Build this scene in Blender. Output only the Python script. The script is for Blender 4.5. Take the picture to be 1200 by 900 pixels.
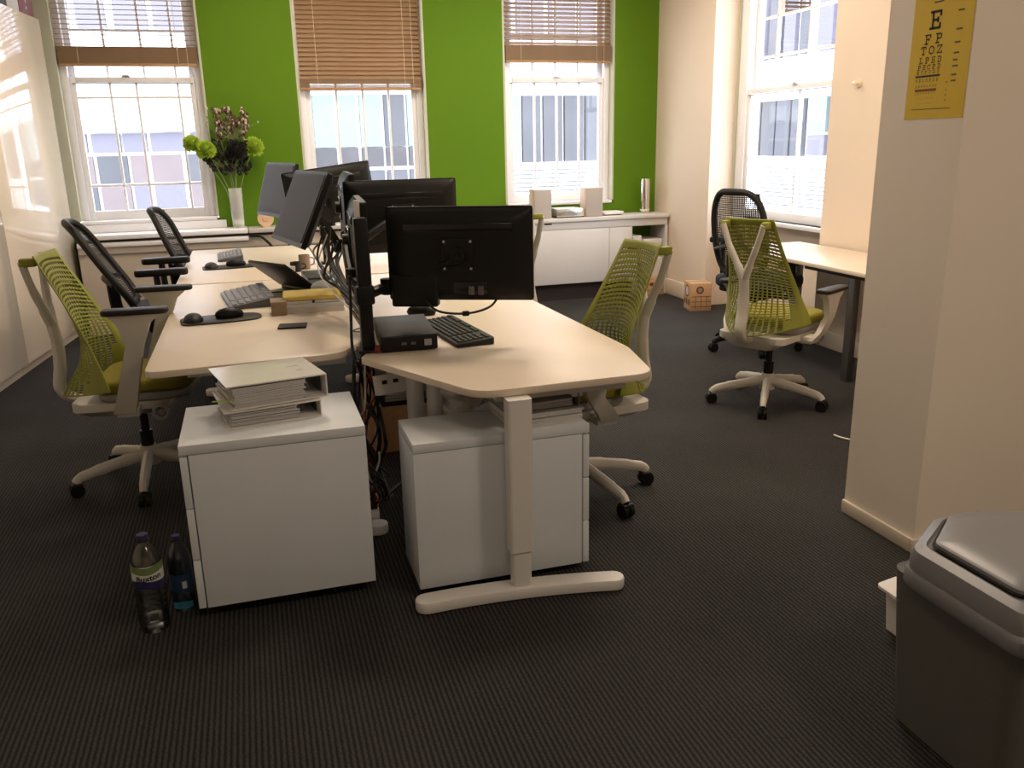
import bpy, bmesh, math, random
from mathutils import Vector, Matrix, Euler

S = bpy.context.scene
for o in list(bpy.data.objects):
    bpy.data.objects.remove(o, do_unlink=True)
COL = S.collection
PI = math.pi
R_ = math.radians
random.seed(7)

# ------------------------------------------------------------------ camera
EYE = 1.46
cam_d = bpy.data.cameras.new('camera')
cam = bpy.data.objects.new('camera', cam_d)
COL.objects.link(cam)
cam_d.sensor_width = 36.0
cam_d.lens = 990.0 / 1200.0 * 36.0
cam_d.clip_start = 0.02
cam_d.clip_end = 200
def cam_axes():
    a = Vector((285 - 600, 175 - 450, 990.0)).normalized()          # room depth axis in camera axes (right, down, forward)
    s = -math.tan(R_(1.25))
    b = Vector((385 - 600, 175 + 100 * s - 450, 990.0))
    up = b.cross(a).normalized()
    if up.y > 0: up = -up
    x = a.cross(-up)
    if x.x < 0: x = -x
    return Matrix((x, a, up))
M3 = cam_axes()
rt, dn, fw = M3.col[0], M3.col[1], M3.col[2]
mw = Matrix((( rt[0], -dn[0], -fw[0], 0), (rt[1], -dn[1], -fw[1], 0), (rt[2], -dn[2], -fw[2], EYE), (0, 0, 0, 1)))
cam.matrix_world = mw
S.camera = cam

# ------------------------------------------------------------------ sky and exposure
SKY = 8.0
LAMP = 26.0
W = bpy.data.worlds.new('overcast_sky'); S.world = W
W.use_nodes = True
nt = W.node_tree
bg = nt.nodes['Background']
bg.inputs['Color'].default_value = (0.90, 0.94, 1.0, 1)
bg.inputs['Strength'].default_value = SKY
S.view_settings.view_transform = 'Standard'
S.view_settings.look = 'None'
S.view_settings.gamma = 1.0
S.view_settings.use_curve_mapping = False
S.view_settings.exposure = 0.0

# ------------------------------------------------------------------ materials
def node_mat(name):
    m = bpy.data.materials.new(name); m.use_nodes = True
    return m, m.node_tree, m.node_tree.nodes['Principled BSDF']
def mat(name, col, rough=0.5, metal=0.0, spec=0.5, var=0.05, scale=9.0, bump=0.0, bscale=60.0, coat=0.0, trans=0.0, ior=1.45, sheen=0.0):
    m, t, p = node_mat(name)
    tc = t.nodes.new('ShaderNodeTexCoord')
    nz = t.nodes.new('ShaderNodeTexNoise'); nz.inputs['Scale'].default_value = scale; nz.inputs['Detail'].default_value = 4
    t.links.new(tc.outputs['Object'], nz.inputs['Vector'])
    mx = t.nodes.new('ShaderNodeMix'); mx.data_type = 'RGBA'
    mx.inputs[6].default_value = tuple(c * (1 - var) for c in col) + (1,)
    mx.inputs[7].default_value = tuple(min(1, c * (1 + var)) for c in col) + (1,)
    t.links.new(nz.outputs['Fac'], mx.inputs[0])
    t.links.new(mx.outputs[2], p.inputs['Base Color'])
    p.inputs['Roughness'].default_value = rough
    p.inputs['Metallic'].default_value = metal
    p.inputs['Specular IOR Level'].default_value = spec
    p.inputs['IOR'].default_value = ior
    p.inputs['Coat Weight'].default_value = coat
    p.inputs['Transmission Weight'].default_value = trans
    p.inputs['Sheen Weight'].default_value = sheen
    if bump:
        n2 = t.nodes.new('ShaderNodeTexNoise'); n2.inputs['Scale'].default_value = bscale; n2.inputs['Detail'].default_value = 3
        t.links.new(tc.outputs['Object'], n2.inputs['Vector'])
        b = t.nodes.new('ShaderNodeBump'); b.inputs['Strength'].default_value = bump; b.inputs['Distance'].default_value = 0.01
        t.links.new(n2.outputs['Fac'], b.inputs['Height']); t.links.new(b.outputs['Normal'], p.inputs['Normal'])
    return m
def srgb(r, g, b):
    f = lambda c: (c / 255 / 12.92) if c / 255 <= 0.04045 else ((c / 255 + 0.055) / 1.055) ** 2.4
    return (f(r), f(g), f(b))

def carpet_mat():
    m, t, p = node_mat('ribbed_carpet')
    tc = t.nodes.new('ShaderNodeTexCoord')
    wv = t.nodes.new('ShaderNodeTexWave'); wv.bands_direction = 'X'; wv.inputs['Scale'].default_value = 21.0
    wv.inputs['Distortion'].default_value = 1.2; wv.inputs['Detail'].default_value = 2; wv.inputs['Detail Scale'].default_value = 3
    mp = t.nodes.new('ShaderNodeMapping'); mp.inputs['Rotation'].default_value = (0, 0, 0)
    t.links.new(tc.outputs['Object'], mp.inputs['Vector']); t.links.new(mp.outputs['Vector'], wv.inputs['Vector'])
    nz = t.nodes.new('ShaderNodeTexNoise'); nz.inputs['Scale'].default_value = 160; nz.inputs['Detail'].default_value = 3
    t.links.new(tc.outputs['Object'], nz.inputs['Vector'])
    ns = t.nodes.new('ShaderNodeTexNoise'); ns.inputs['Scale'].default_value = 1.6; ns.inputs['Detail'].default_value = 5
    t.links.new(tc.outputs['Object'], ns.inputs['Vector'])
    mul = t.nodes.new('ShaderNodeMath'); mul.operation = 'MULTIPLY'
    t.links.new(wv.outputs['Fac'], mul.inputs[0]); t.links.new(nz.outputs['Fac'], mul.inputs[1])
    add = t.nodes.new('ShaderNodeMath'); add.operation = 'MULTIPLY_ADD'; add.inputs[1].default_value = 0.35
    t.links.new(ns.outputs['Fac'], add.inputs[0]); t.links.new(mul.outputs[0], add.inputs[2])
    cr = t.nodes.new('ShaderNodeValToRGB')
    cr.color_ramp.elements[0].position = 0.10; cr.color_ramp.elements[0].color = (0.011, 0.0106, 0.0102, 1)
    cr.color_ramp.elements[1].position = 0.85; cr.color_ramp.elements[1].color = (0.060, 0.058, 0.0565, 1)
    t.links.new(add.outputs[0], cr.inputs[0]); t.links.new(cr.outputs[0], p.inputs['Base Color'])
    p.inputs['Roughness'].default_value = 0.7; p.inputs['Specular IOR Level'].default_value = 0.05
    p.inputs['Sheen Weight'].default_value = 0.14; p.inputs['Sheen Roughness'].default_value = 0.25; p.inputs['Sheen Tint'].default_value = (0.95, 0.96, 1.0, 1)
    b = t.nodes.new('ShaderNodeBump'); b.inputs['Strength'].default_value = 0.5; b.inputs['Distance'].default_value = 0.004
    t.links.new(mul.outputs[0], b.inputs['Height']); t.links.new(b.outputs['Normal'], p.inputs['Normal'])
    return m
def glass_mat(name, tint=(1, 1, 1), refl=1.0):
    m = bpy.data.materials.new(name); m.use_nodes = True; t = m.node_tree
    for n in list(t.nodes): t.nodes.remove(n)
    o = t.nodes.new('ShaderNodeOutputMaterial'); mx = t.nodes.new('ShaderNodeMixShader')
    tr = t.nodes.new('ShaderNodeBsdfTransparent'); tr.inputs[0].default_value = tint + (1,)
    gl = t.nodes.new('ShaderNodeBsdfGlossy'); gl.inputs['Roughness'].default_value = 0.02
    fr = t.nodes.new('ShaderNodeFresnel'); fr.inputs[0].default_value = 1.45
    t.links.new(fr.outputs[0], mx.inputs[0]); t.links.new(tr.outputs[0], mx.inputs[1]); t.links.new(gl.outputs[0], mx.inputs[2])
    t.links.new(mx.outputs[0], o.inputs[0])
    return m
def slat_mat():
    m, t, p = node_mat('bamboo_slat')
    tc = t.nodes.new('ShaderNodeTexCoord')
    nz = t.nodes.new('ShaderNodeTexNoise'); nz.inputs['Scale'].default_value = 30
    mp = t.nodes.new('ShaderNodeMapping'); mp.inputs['Scale'].default_value = (0.15, 1, 4)
    t.links.new(tc.outputs['Object'], mp.inputs[0]); t.links.new(mp.outputs[0], nz.inputs['Vector'])
    cr = t.nodes.new('ShaderNodeValToRGB')
    cr.color_ramp.elements[0].color = (0.31, 0.19, 0.10, 1); cr.color_ramp.elements[1].color = (0.50, 0.33, 0.19, 1)
    t.links.new(nz.outputs['Fac'], cr.inputs[0]); t.links.new(cr.outputs[0], p.inputs['Base Color'])
    p.inputs['Roughness'].default_value = 0.5
    tl = t.nodes.new('ShaderNodeBsdfTranslucent'); t.links.new(cr.outputs[0], tl.inputs[0])
    mx = t.nodes.new('ShaderNodeMixShader'); mx.inputs[0].default_value = 0.30
    t.links.new(p.outputs[0], mx.inputs[1]); t.links.new(tl.outputs[0], mx.inputs[2])
    t.links.new(mx.outputs[0], t.nodes['Material Output'].inputs[0])
    return m
def emit_mat(name, col, s):
    m = bpy.data.materials.new(name); m.use_nodes = True; t = m.node_tree
    for n in list(t.nodes): t.nodes.remove(n)
    o = t.nodes.new('ShaderNodeOutputMaterial'); e = t.nodes.new('ShaderNodeEmission')
    e.inputs[0].default_value = col + (1,); e.inputs[1].default_value = s
    t.links.new(e.outputs[0], o.inputs[0])
    return m
def card_mat():
    m, t, p = node_mat('brown_cardboard')
    tc = t.nodes.new('ShaderNodeTexCoord')
    nz = t.nodes.new('ShaderNodeTexNoise'); nz.inputs['Scale'].default_value = 40
    t.links.new(tc.outputs['Object'], nz.inputs['Vector'])
    cr = t.nodes.new('ShaderNodeValToRGB')
    cr.color_ramp.elements[0].color = (0.42, 0.24, 0.11, 1); cr.color_ramp.elements[1].color = (0.56, 0.34, 0.17, 1)
    t.links.new(nz.outputs['Fac'], cr.inputs[0]); t.links.new(cr.outputs[0], p.inputs['Base Color'])
    p.inputs['Roughness'].default_value = 0.8
    return m

MT = {}
MT['carpet'] = carpet_mat()
MT['green_wall'] = mat('green_paint', (0.098, 0.205, 0.008), 0.7, spec=0.2, var=0.04, scale=2, bump=0.05, bscale=200)
MT['cream_wall'] = mat('cream_paint', (0.74, 0.62, 0.50), 0.6, var=0.03, scale=2, bump=0.05, bscale=180)
MT['white_wall'] = mat('white_paint', (0.88, 0.79, 0.68), 0.6, var=0.03, scale=2, bump=0.04, bscale=180)
MT['ceiling'] = mat('ceiling_paint', (0.80, 0.78, 0.74), 0.7, var=0.02, scale=2)
MT['gloss_white'] = mat('white_gloss_paint', (0.84, 0.85, 0.89), 0.28, var=0.02)
MT['reveal'] = mat('pale_sage_reveal', (0.52, 0.52, 0.40), 0.5, var=0.03)
MT['skirting'] = mat('cream_skirting', (0.70, 0.61, 0.49), 0.35, var=0.02)
MT['lacquer'] = mat('white_high_gloss_lacquer', (0.88, 0.77, 0.64), 0.07, var=0.01, coat=0.5, spec=0.8)
MT['melamine'] = mat('white_melamine', (0.68, 0.585, 0.475), 0.36, var=0.02)
MT['desk_edge'] = mat('white_desk_edge', (0.66, 0.62, 0.58), 0.4, var=0.02)
MT['cred'] = mat('warm_white_laminate', (0.64, 0.62, 0.60), 0.4, var=0.02)
MT['beige_panel'] = mat('beige_panel', (0.55, 0.48, 0.40), 0.5, var=0.03)
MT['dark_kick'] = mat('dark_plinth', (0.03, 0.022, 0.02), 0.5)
MT['steel_white'] = mat('white_powder_coat', (0.70, 0.68, 0.65), 0.42, var=0.03, bump=0.06, bscale=400)
MT['ped'] = mat('pale_grey_steel', (0.68, 0.72, 0.76), 0.42, var=0.04, scale=5, bump=0.04, bscale=300)
MT['black'] = mat('black_plastic', (0.009, 0.009, 0.0085), 0.42, var=0.1, spec=0.25)
MT['black_gloss'] = mat('black_gloss_plastic', (0.010, 0.010, 0.010), 0.22, var=0.1)
MT['charcoal'] = mat('charcoal_plastic', (0.020, 0.020, 0.0195), 0.5, var=0.1, spec=0.3)
MT['graphite'] = mat('graphite_metal', (0.13, 0.125, 0.12), 0.35, metal=0.6, var=0.1)
MT['screen'] = mat('unlit_screen', (0.045, 0.043, 0.042), 0.55, var=0.05, spec=0.22)
MT['silver'] = mat('silver_metal', (0.62, 0.61, 0.60), 0.28, metal=0.9, var=0.05)
MT['chrome'] = mat('chrome', (0.8, 0.8, 0.8), 0.12, metal=1.0, var=0.02)
MT['lime_web'] = mat('lime_elastomer', (0.23, 0.245, 0.028), 0.5, var=0.06, scale=12)
MT['lime_seat'] = mat('mustard_green_fabric', (0.20, 0.17, 0.012), 0.85, var=0.15, scale=60, bump=0.3, bscale=300)
MT['studio_white'] = mat('studio_white_plastic', (0.56, 0.53, 0.47), 0.4, var=0.03)
MT['mech_grey'] = mat('grey_mechanism', (0.25, 0.245, 0.235), 0.45, var=0.06)
MT['black_fabric'] = mat('black_fabric', (0.013, 0.013, 0.014), 0.9, var=0.2, scale=80, bump=0.3, bscale=300)
MT['blue_fabric'] = mat('navy_charcoal_fabric', (0.030, 0.034, 0.046), 0.9, var=0.2, scale=80, bump=0.3, bscale=300)
MT['mesh_black'] = mat('black_mesh', (0.022, 0.022, 0.024), 0.7, var=0.1)
MT['paper'] = mat('white_paper', (0.72, 0.71, 0.70), 0.75, var=0.05, scale=30)
MT['paper2'] = mat('grey_white_paper', (0.55, 0.54, 0.54), 0.75, var=0.08, scale=30)
MT['binder'] = mat('white_glossy_binder', (0.74, 0.72, 0.69), 0.16, var=0.03, bump=0.10, bscale=14)
MT['binder_in'] = mat('dark_binder_lining', (0.05, 0.05, 0.05), 0.5)
MT['yellow'] = mat('yellow_pad', (0.72, 0.55, 0.13), 0.7, var=0.06)
MT['wood_box'] = mat('taupe_box', (0.28, 0.21, 0.14), 0.7, var=0.15, scale=60)
MT['card'] = card_mat()
MT['key_grey'] = mat('light_grey_keys', (0.30, 0.30, 0.33), 0.5, var=0.05)
MT['kb_grey'] = mat('slate_keyboard', (0.10, 0.105, 0.12), 0.45, var=0.05)
MT['key_black'] = mat('dark_keys', (0.035, 0.036, 0.032), 0.45, var=0.08)
MT['red'] = mat('dark_red_print', (0.16, 0.012, 0.012), 0.5, var=0.1)
MT['brown_print'] = mat('brown_print', (0.10, 0.03, 0.02), 0.7)
MT['bin_body'] = mat('dark_grey_bin_plastic', (0.105, 0.104, 0.098), 0.5, var=0.05, bump=0.1, bscale=200)
MT['bin_lid'] = mat('mid_grey_bin_plastic', (0.19, 0.19, 0.20), 0.36, var=0.04)
MT['chart'] = mat('yellow_chart_card', (0.72, 0.50, 0.02), 0.55, var=0.03)
MT['ink'] = mat('black_ink', (0.012, 0.010, 0.008), 0.6)
MT['ink_red'] = mat('red_brown_ink', (0.22, 0.04, 0.015), 0.6)
MT['ink_grey'] = mat('olive_ink', (0.12, 0.09, 0.02), 0.6)
MT['speaker'] = mat('warm_grey_speaker_cloth', (0.42, 0.38, 0.34), 0.8, var=0.06, scale=200)
MT['speaker_side'] = mat('pale_wood_side', (0.62, 0.47, 0.36), 0.5, var=0.06)
MT['white_plastic'] = mat('white_plastic', (0.78, 0.75, 0.72), 0.35, var=0.02)
MT['peach'] = mat('peach_ceramic', (0.72, 0.50, 0.33), 0.35, var=0.05)
MT['vase_glass'] = mat('pale_vase_glass', (0.86, 0.88, 0.86), 0.12, var=0.03)
MT['vase_glass'].node_tree.nodes['Principled BSDF'].inputs['Alpha'].default_value = 0.32
MT['vase_white'] = mat('frosted_white_glass', (0.80, 0.81, 0.79), 0.2, var=0.03)
MT['stem'] = mat('pale_green_stem', (0.20, 0.24, 0.10), 0.6, var=0.2)
MT['mum'] = mat('lime_chrysanthemum', (0.36, 0.52, 0.04), 0.7, var=0.2, scale=40)
MT['dark_flower'] = mat('black_dried_flower', (0.012, 0.011, 0.009), 0.9, var=0.3)
MT['dark_leaf'] = mat('dark_green_leaf', (0.02, 0.04, 0.012), 0.7, var=0.3)
MT['dry_flower'] = mat('dried_pink_beige_flower', (0.50, 0.42, 0.34), 0.8, var=0.3, scale=60)
MT['dry_brown'] = mat('dried_brown_flower', (0.10, 0.06, 0.035), 0.8, var=0.3, scale=60)
MT['glass'] = glass_mat('window_glass', (0.97, 0.98, 1.0))
MT['slat'] = slat_mat()
MT['bamboo'] = mat('bamboo_rail', (0.40, 0.24, 0.115), 0.5, var=0.2, scale=14)
MT['cord'] = mat('pale_cord', (0.66, 0.56, 0.42), 0.7)
MT['cable_black'] = mat('black_cable', (0.012, 0.012, 0.012), 0.45)
MT['cable_white'] = mat('white_cable', (0.65, 0.63, 0.60), 0.45)
MT['cable_red'] = mat('red_cable', (0.28, 0.03, 0.02), 0.45)
MT['facade'] = mat('white_stucco', (0.80, 0.79, 0.80), 0.8, var=0.04, scale=1.0)
MT['facade_pink'] = mat('pale_stone', (0.68, 0.60, 0.58), 0.8, var=0.06, scale=1.5)
MT['brick_out'] = mat('purple_grey_shopfront', (0.14, 0.113, 0.12), 0.6, var=0.2, scale=2)
MT['lilac_glass'] = mat('lilac_tinted_glass', (0.155, 0.15, 0.195), 0.55, spec=0.12, var=0.10, scale=1.2)
MT['teal_glass'] = mat('teal_curtain_glass', (0.185, 0.225, 0.235), 0.55, spec=0.12, var=0.2, scale=0.8)
MT['grey_glass'] = mat('grey_street_glass', (0.095, 0.098, 0.112), 0.55, spec=0.12, var=0.3, scale=1.2)
MT['dark_street'] = mat('dark_street_level', (0.065, 0.062, 0.07), 0.7, var=0.4, scale=3)
MT['louvre'] = mat('white_louvre', (0.72, 0.71, 0.76), 0.5, var=0.02)
MT['asphalt'] = mat('asphalt', (0.10, 0.10, 0.10), 0.9, var=0.2)
MT['pet_clear'] = None
MT['label_white'] = mat('white_label_film', (0.66, 0.68, 0.64), 0.4)
MT['label_green'] = mat('hill_green_label', (0.16, 0.24, 0.09), 0.4, var=0.3, scale=60)
MT['label_navy'] = mat('navy_label', (0.02, 0.02, 0.10), 0.4)
MT['label_blue'] = mat('blue_label', (0.02, 0.05, 0.12), 0.35, var=0.3, scale=30)
MT['label_red'] = mat('rust_print', (0.22, 0.07, 0.04), 0.5)
MT['cap_navy'] = mat('navy_cap', (0.03, 0.03, 0.09), 0.35)
MT['aqua'] = mat('aqua_print', (0.05, 0.22, 0.34), 0.3, var=0.4, scale=60)
def pet(name, tint, ior=1.9):
    m = glass_mat(name, tint)
    for n in m.node_tree.nodes:
        if n.type == 'FRESNEL': n.inputs[0].default_value = ior
        if n.type == 'BSDF_GLOSSY': n.inputs['Roughness'].default_value = 0.16
    return m
MT['pet_clear'] = pet('clear_pet', (0.90, 0.91, 0.92), 2.1)
MT['pet_blue'] = pet('blue_pet', (0.45, 0.60, 0.74))

# ------------------------------------------------------------------ mesh helpers
class MB:
    """collects shapes, builds ONE mesh object"""
    def __init__(self, M=None):
        self.v = []; self.f = []; self.M = M or Matrix.Identity(4)
    def add(self, vs, fs, M=None):
        T = self.M @ M if M is not None else self.M
        b = len(self.v)
        self.v += [tuple(T @ Vector(p)) for p in vs]
        self.f += [tuple(i + b for i in f) for f in fs]
        return self
    def bm(self, bm, M=None):
        bm.verts.index_update()
        vs = [v.co.copy() for v in bm.verts]; fs = [[v.index for v in f.verts] for f in bm.faces]
        bm.free()
        return self.add(vs, fs, M)
    def box(self, lo, hi, bev=0.0, seg=2, M=None):
        bm = bmesh.new(); bmesh.ops.create_cube(bm, size=1.0)
        s = [hi[i] - lo[i] for i in range(3)]; c = [(hi[i] + lo[i]) / 2 for i in range(3)]
        for v in bm.verts: v.co = Vector((v.co.x * s[0] + c[0], v.co.y * s[1] + c[1], v.co.z * s[2] + c[2]))
        if bev > 0:
            bmesh.ops.bevel(bm, geom=list(bm.edges), offset=min(bev, 0.49 * min(abs(x) for x in s)), segments=seg, affect='EDGES', profile=0.5)
        return self.bm(bm, M)
    def cbox(self, c, s, bev=0.0, seg=2, M=None):
        return self.box([c[i] - s[i] / 2 for i in range(3)], [c[i] + s[i] / 2 for i in range(3)], bev, seg, M)
    def cyl(self, p0, p1, r0, r1=None, n=16, cap=True):
        r1 = r0 if r1 is None else r1
        p0 = Vector(p0); p1 = Vector(p1); d = (p1 - p0).normalized()
        a = d.orthogonal().normalized(); b = d.cross(a)
        vs = []; 
        for p, r in ((p0, r0), (p1, r1)):
            for i in range(n):
                t = 2 * PI * i / n
                vs.append(p + a * (r * math.cos(t)) + b * (r * math.sin(t)))
        fs = [(i, (i + 1) % n, n + (i + 1) % n, n + i) for i in range(n)]
        if cap: fs += [tuple(range(n - 1, -1, -1)), tuple(range(n, 2 * n))]
        return self.add(vs, fs)
    def tube(self, pts, r, n=8, sx=1.0, cap=True, up=None):
        """swept tube, r scalar or list, sx flattens one axis"""
        P = [Vector(p) for p in pts]; k = len(P)
        rr = r if isinstance(r, (list, tuple)) else [r] * k
        vs = []; a = None
        for i in range(k):
            d = (P[min(i + 1, k - 1)] - P[max(i - 1, 0)]).normalized()
            if up is not None:
                a = Vector(up) - d * d.dot(Vector(up)); a.normalize()
            elif a is None: a = d.orthogonal().normalized()
            else:
                a = a - d * a.dot(d)
                a = a.normalized() if a.length > 1e-6 else d.orthogonal().normalized()
            b = d.cross(a)
            for j in range(n):
                t = 2 * PI * j / n
                vs.append(P[i] + a * (rr[i] * math.cos(t)) + b * (rr[i] * sx * math.sin(t)))
        fs = [(i * n + j, i * n + (j + 1) % n, (i + 1) * n + (j + 1) % n, (i + 1) * n + j) for i in range(k - 1) for j in range(n)]
        if cap: fs += [tuple(range(n - 1, -1, -1)), tuple(range((k - 1) * n, k * n))]
        return self.add(vs, fs)
    def lathe(self, prof, n=24, c=(0, 0, 0), M=None):
        vs = []; k = len(prof)
        for r, z in prof:
            for j in range(n):
                t = 2 * PI * j / n
                vs.append((c[0] + r * math.cos(t), c[1] + r * math.sin(t), c[2] + z))
        fs = [(i * n + j, i * n + (j + 1) % n, (i + 1) * n + (j + 1) % n, (i + 1) * n + j) for i in range(k - 1) for j in range(n)]
        fs += [tuple(range(n - 1, -1, -1)), tuple(range((k - 1) * n, k * n))]
        return self.add(vs, fs, M)
    def prism(self, poly, z0, z1, bev=0.0, seg=2, M=None):
        bm = bmesh.new()
        vs = [bm.verts.new((x, y, z0)) for x, y in poly]
        f = bm.faces.new(vs)
        r = bmesh.ops.extrude_face_region(bm, geom=[f])
        for e in r['geom']:
            if isinstance(e, bmesh.types.BMVert): e.co.z = z1
        bmesh.ops.recalc_face_normals(bm, faces=bm.faces)
        if bev > 0:
            ed = [e for e in bm.edges if abs(e.verts[0].co.z - e.verts[1].co.z) < 1e-6]
            bmesh.ops.bevel(bm, geom=ed, offset=bev, segments=seg, affect='EDGES', profile=0.5)
        return self.bm(bm, M)
    def sph(self, c, r, s=(1, 1, 1), n=16, m=10, M=None):
        bm = bmesh.new(); bmesh.ops.create_uvsphere(bm, u_segments=n, v_segments=m, radius=r)
        for v in bm.verts: v.co = Vector((v.co.x * s[0] + c[0], v.co.y * s[1] + c[1], v.co.z * s[2] + c[2]))
        return self.bm(bm, M)
    def loft(self, rings, cap=True):
        n = len(rings[0]); vs = [p for r in rings for p in r]; k = len(rings)
        fs = [(i * n + j, i * n + (j + 1) % n, (i + 1) * n + (j + 1) % n, (i + 1) * n + j) for i in range(k - 1) for j in range(n)]
        if cap: fs += [tuple(range(n - 1, -1, -1)), tuple(range((k - 1) * n, k * n))]
        return self.add(vs, fs)
    def build(self, name, m, parent=None, smooth=30, **tags):
        me = bpy.data.meshes.new(name)
        me.from_pydata(self.v, [], self.f); me.update()
        b = bmesh.new(); b.from_mesh(me); bmesh.ops.recalc_face_normals(b, faces=b.faces); b.to_mesh(me); b.free()
        if smooth:
            for p in me.polygons: p.use_smooth = True
            me.set_sharp_from_angle(angle=R_(smooth))
        me.materials.append(MT[m] if isinstance(m, str) else m)
        o = bpy.data.objects.new(name, me); COL.objects.link(o)
        if parent is not None: o.parent = parent
        for k, v in tags.items(): o[k] = v
        return o

def thing(name, label, cat, loc=(0, 0, 0), rz=0.0, group=None, kind=None):
    o = bpy.data.objects.new(name, None); COL.objects.link(o)
    o.empty_display_size = 0.1
    o.location = loc; o.rotation_euler = (0, 0, rz)
    o['label'] = label; o['category'] = cat
    if group: o['group'] = group
    if kind: o['kind'] = kind
    return o
def tag(o, label, cat, group=None, kind=None):
    o['label'] = label; o['category'] = cat
    if group: o['group'] = group
    if kind: o['kind'] = kind
    return o
def dup(root, loc, rz, label, group=None):
    r = root.copy(); COL.objects.link(r); r.location = loc; r.rotation_euler = (0, 0, rz); r['label'] = label
    if group: r['group'] = group
    for ch in list(root.children):
        c = ch.copy(); COL.objects.link(c); c.parent = r
        for g in list(ch.children):
            d = g.copy(); COL.objects.link(d); d.parent = c
    return r
def inst(src, name, parent, M):
    o = src.copy(); COL.objects.link(o); o.name = name; o.parent = parent; o.matrix_local = M
    return o
def rrect(x0, x1, y0, y1, r, n=6):
    p = []
    for cx, cy, a0 in ((x1 - r, y1 - r, 0), (x0 + r, y1 - r, 90), (x0 + r, y0 + r, 180), (x1 - r, y0 + r, 270)):
        for i in range(n + 1):
            a = R_(a0 + 90 * i / n); p.append((cx + r * math.cos(a), cy + r * math.sin(a)))
    return p
def rpoly(pts, rads, n=6):
    """polygon with rounded corners"""
    out = []; k = len(pts)
    for i in range(k):
        p = Vector(pts[i]); a = Vector(pts[i - 1]) - p; b = Vector(pts[(i + 1) % k]) - p; r = rads[i]
        if r <= 0: out.append(tuple(p)); continue
        an = a.angle(b); t = min(r / math.tan(an / 2), 0.45 * a.length, 0.45 * b.length)
        A = p + a.normalized() * t; B = p + b.normalized() * t
        for j in range(n + 1):
            s = j / n; out.append(tuple((A * (1 - s) + p * s) * (1 - s) + (p * (1 - s) + B * s) * s))
    return out
def bez(P, n=16):
    """Catmull-Rom through points"""
    P = [Vector(p) for p in P]; Q = [P[0] * 2 - P[1]] + P + [P[-1] * 2 - P[-2]]; out = []
    for i in range(1, len(Q) - 2):
        for j in range(n):
            t = j / n; a, b, c, d = Q[i - 1], Q[i], Q[i + 1], Q[i + 2]
            out.append(0.5 * ((2 * b) + (c - a) * t + (2 * a - 5 * b + 4 * c - d) * t * t + (3 * b - a - 3 * c + d) * t ** 3))
    out.append(P[-1]); return out
def text_mesh(s, size):
    cu = bpy.data.curves.new('lettering', 'FONT'); cu.body = s; cu.size = size; cu.align_x = 'CENTER'; cu.resolution_u = 3; cu.offset = size * 0.03
    o = bpy.data.objects.new('lettering', cu); COL.objects.link(o)
    dg = bpy.context.evaluated_depsgraph_get(); dg.update()
    me = bpy.data.meshes.new_from_object(o.evaluated_get(dg))
    vs = [tuple(v.co) for v in me.vertices]; fs = [tuple(p.vertices) for p in me.polygons]
    bpy.data.objects.remove(o, do_unlink=True); bpy.data.curves.remove(cu); bpy.data.meshes.remove(me)
    return vs, fs
#@@STRUCTURE
# ================================================================== STRUCTURE
ZC = 3.2
YB = 7.83          # inner face of the window wall
XR = 3.88          # inner face of the right wall
def struct(name, mb, m, label, cat, parent=None):
    o = mb.build(name, m, parent, smooth=0)
    if parent is None: tag(o, label, cat, kind='structure')
    return o
struct('floor', MB().box((-2.4, -3.0, -0.12), (4.6, YB, 0)), 'carpet', 'dark charcoal ribbed carpet across the office floor', 'floor')
struct('ceiling', MB().box((-2.4, -3.0, ZC), (4.6, YB + 0.3, ZC + 0.1)), 'ceiling', 'plain white ceiling above the office', 'ceiling')
OPEN = [(-1.46, -0.255), (0.49, 1.61), (2.33, 3.43)]
ZS, ZT = 0.88, 3.02
wb = MB()
xs = [-2.4] + [v for p in OPEN for v in p] + [4.6]
for i in range(0, len(xs), 2): wb.box((xs[i], YB, 0), (xs[i + 1], YB + 0.3, ZC))
for a, b in OPEN:
    wb.box((a, YB, 0), (b, YB + 0.3, ZS)); wb.box((a, YB, ZT), (b, YB + 0.3, ZC))
struct('wall_back', wb, 'green_wall', 'bright green painted wall holding three sash windows', 'wall')
YA0, YA1, XA = 5.19, 6.78, 4.16
wr = MB()
wr.box((XR, YA1, 0), (4.27, YB, ZC)); wr.box((XR, 2.64, 0), (4.27, YA0, ZC))
wr.box((XA, YA0, 0), (4.27, YA1, 0.77)); wr.box((XA, YA0, 3.02), (4.27, YA1, ZC))
struct('wall_right', wr, 'cream_wall', 'cream painted wall with a tall window alcove', 'wall')
struct('wall_near_right', MB().box((2.18, 2.25, 0), (4.6, 2.63, ZC)), 'white_wall', 'off-white projecting wall end carrying the yellow eye chart', 'wall')
struct('wall_left', MB().box((-2.5, -3.0, 0), (-2.4, YB + 0.3, ZC)), 'white_wall', 'off-white wall behind the glossy storage run', 'wall')
struct('wall_rear', MB().box((-2.5, -3.1, 0), (4.7, -3.0, ZC)), 'white_wall', 'off-white wall behind the viewer', 'wall')
struct('wall_far_side', MB().box((4.6, -3.1, 0), (4.7, 2.64, ZC)), 'white_wall', 'off-white side wall beside the waste bin', 'wall')
def skirt(name, lo, hi, label):
    o = MB().box(lo, hi, 0.006).build(name, 'skirting', smooth=30); return tag(o, label, 'baseboard', kind='structure')
skirt('baseboard_right', (XR - 0.02, YA1 + 0.0, 0), (XR, 7.6, 0.15), 'cream skirting below the cream wall pier')
skirt('baseboard_alcove', (XR - 0.02, 2.66, 0), (XR, YA0, 0.12), 'cream skirting under the white desk by the alcove')
skirt('baseboard_nib', (2.165, 2.25, 0), (2.18, 2.63, 0.055), 'low cream skirting on the projecting wall end')
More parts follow.
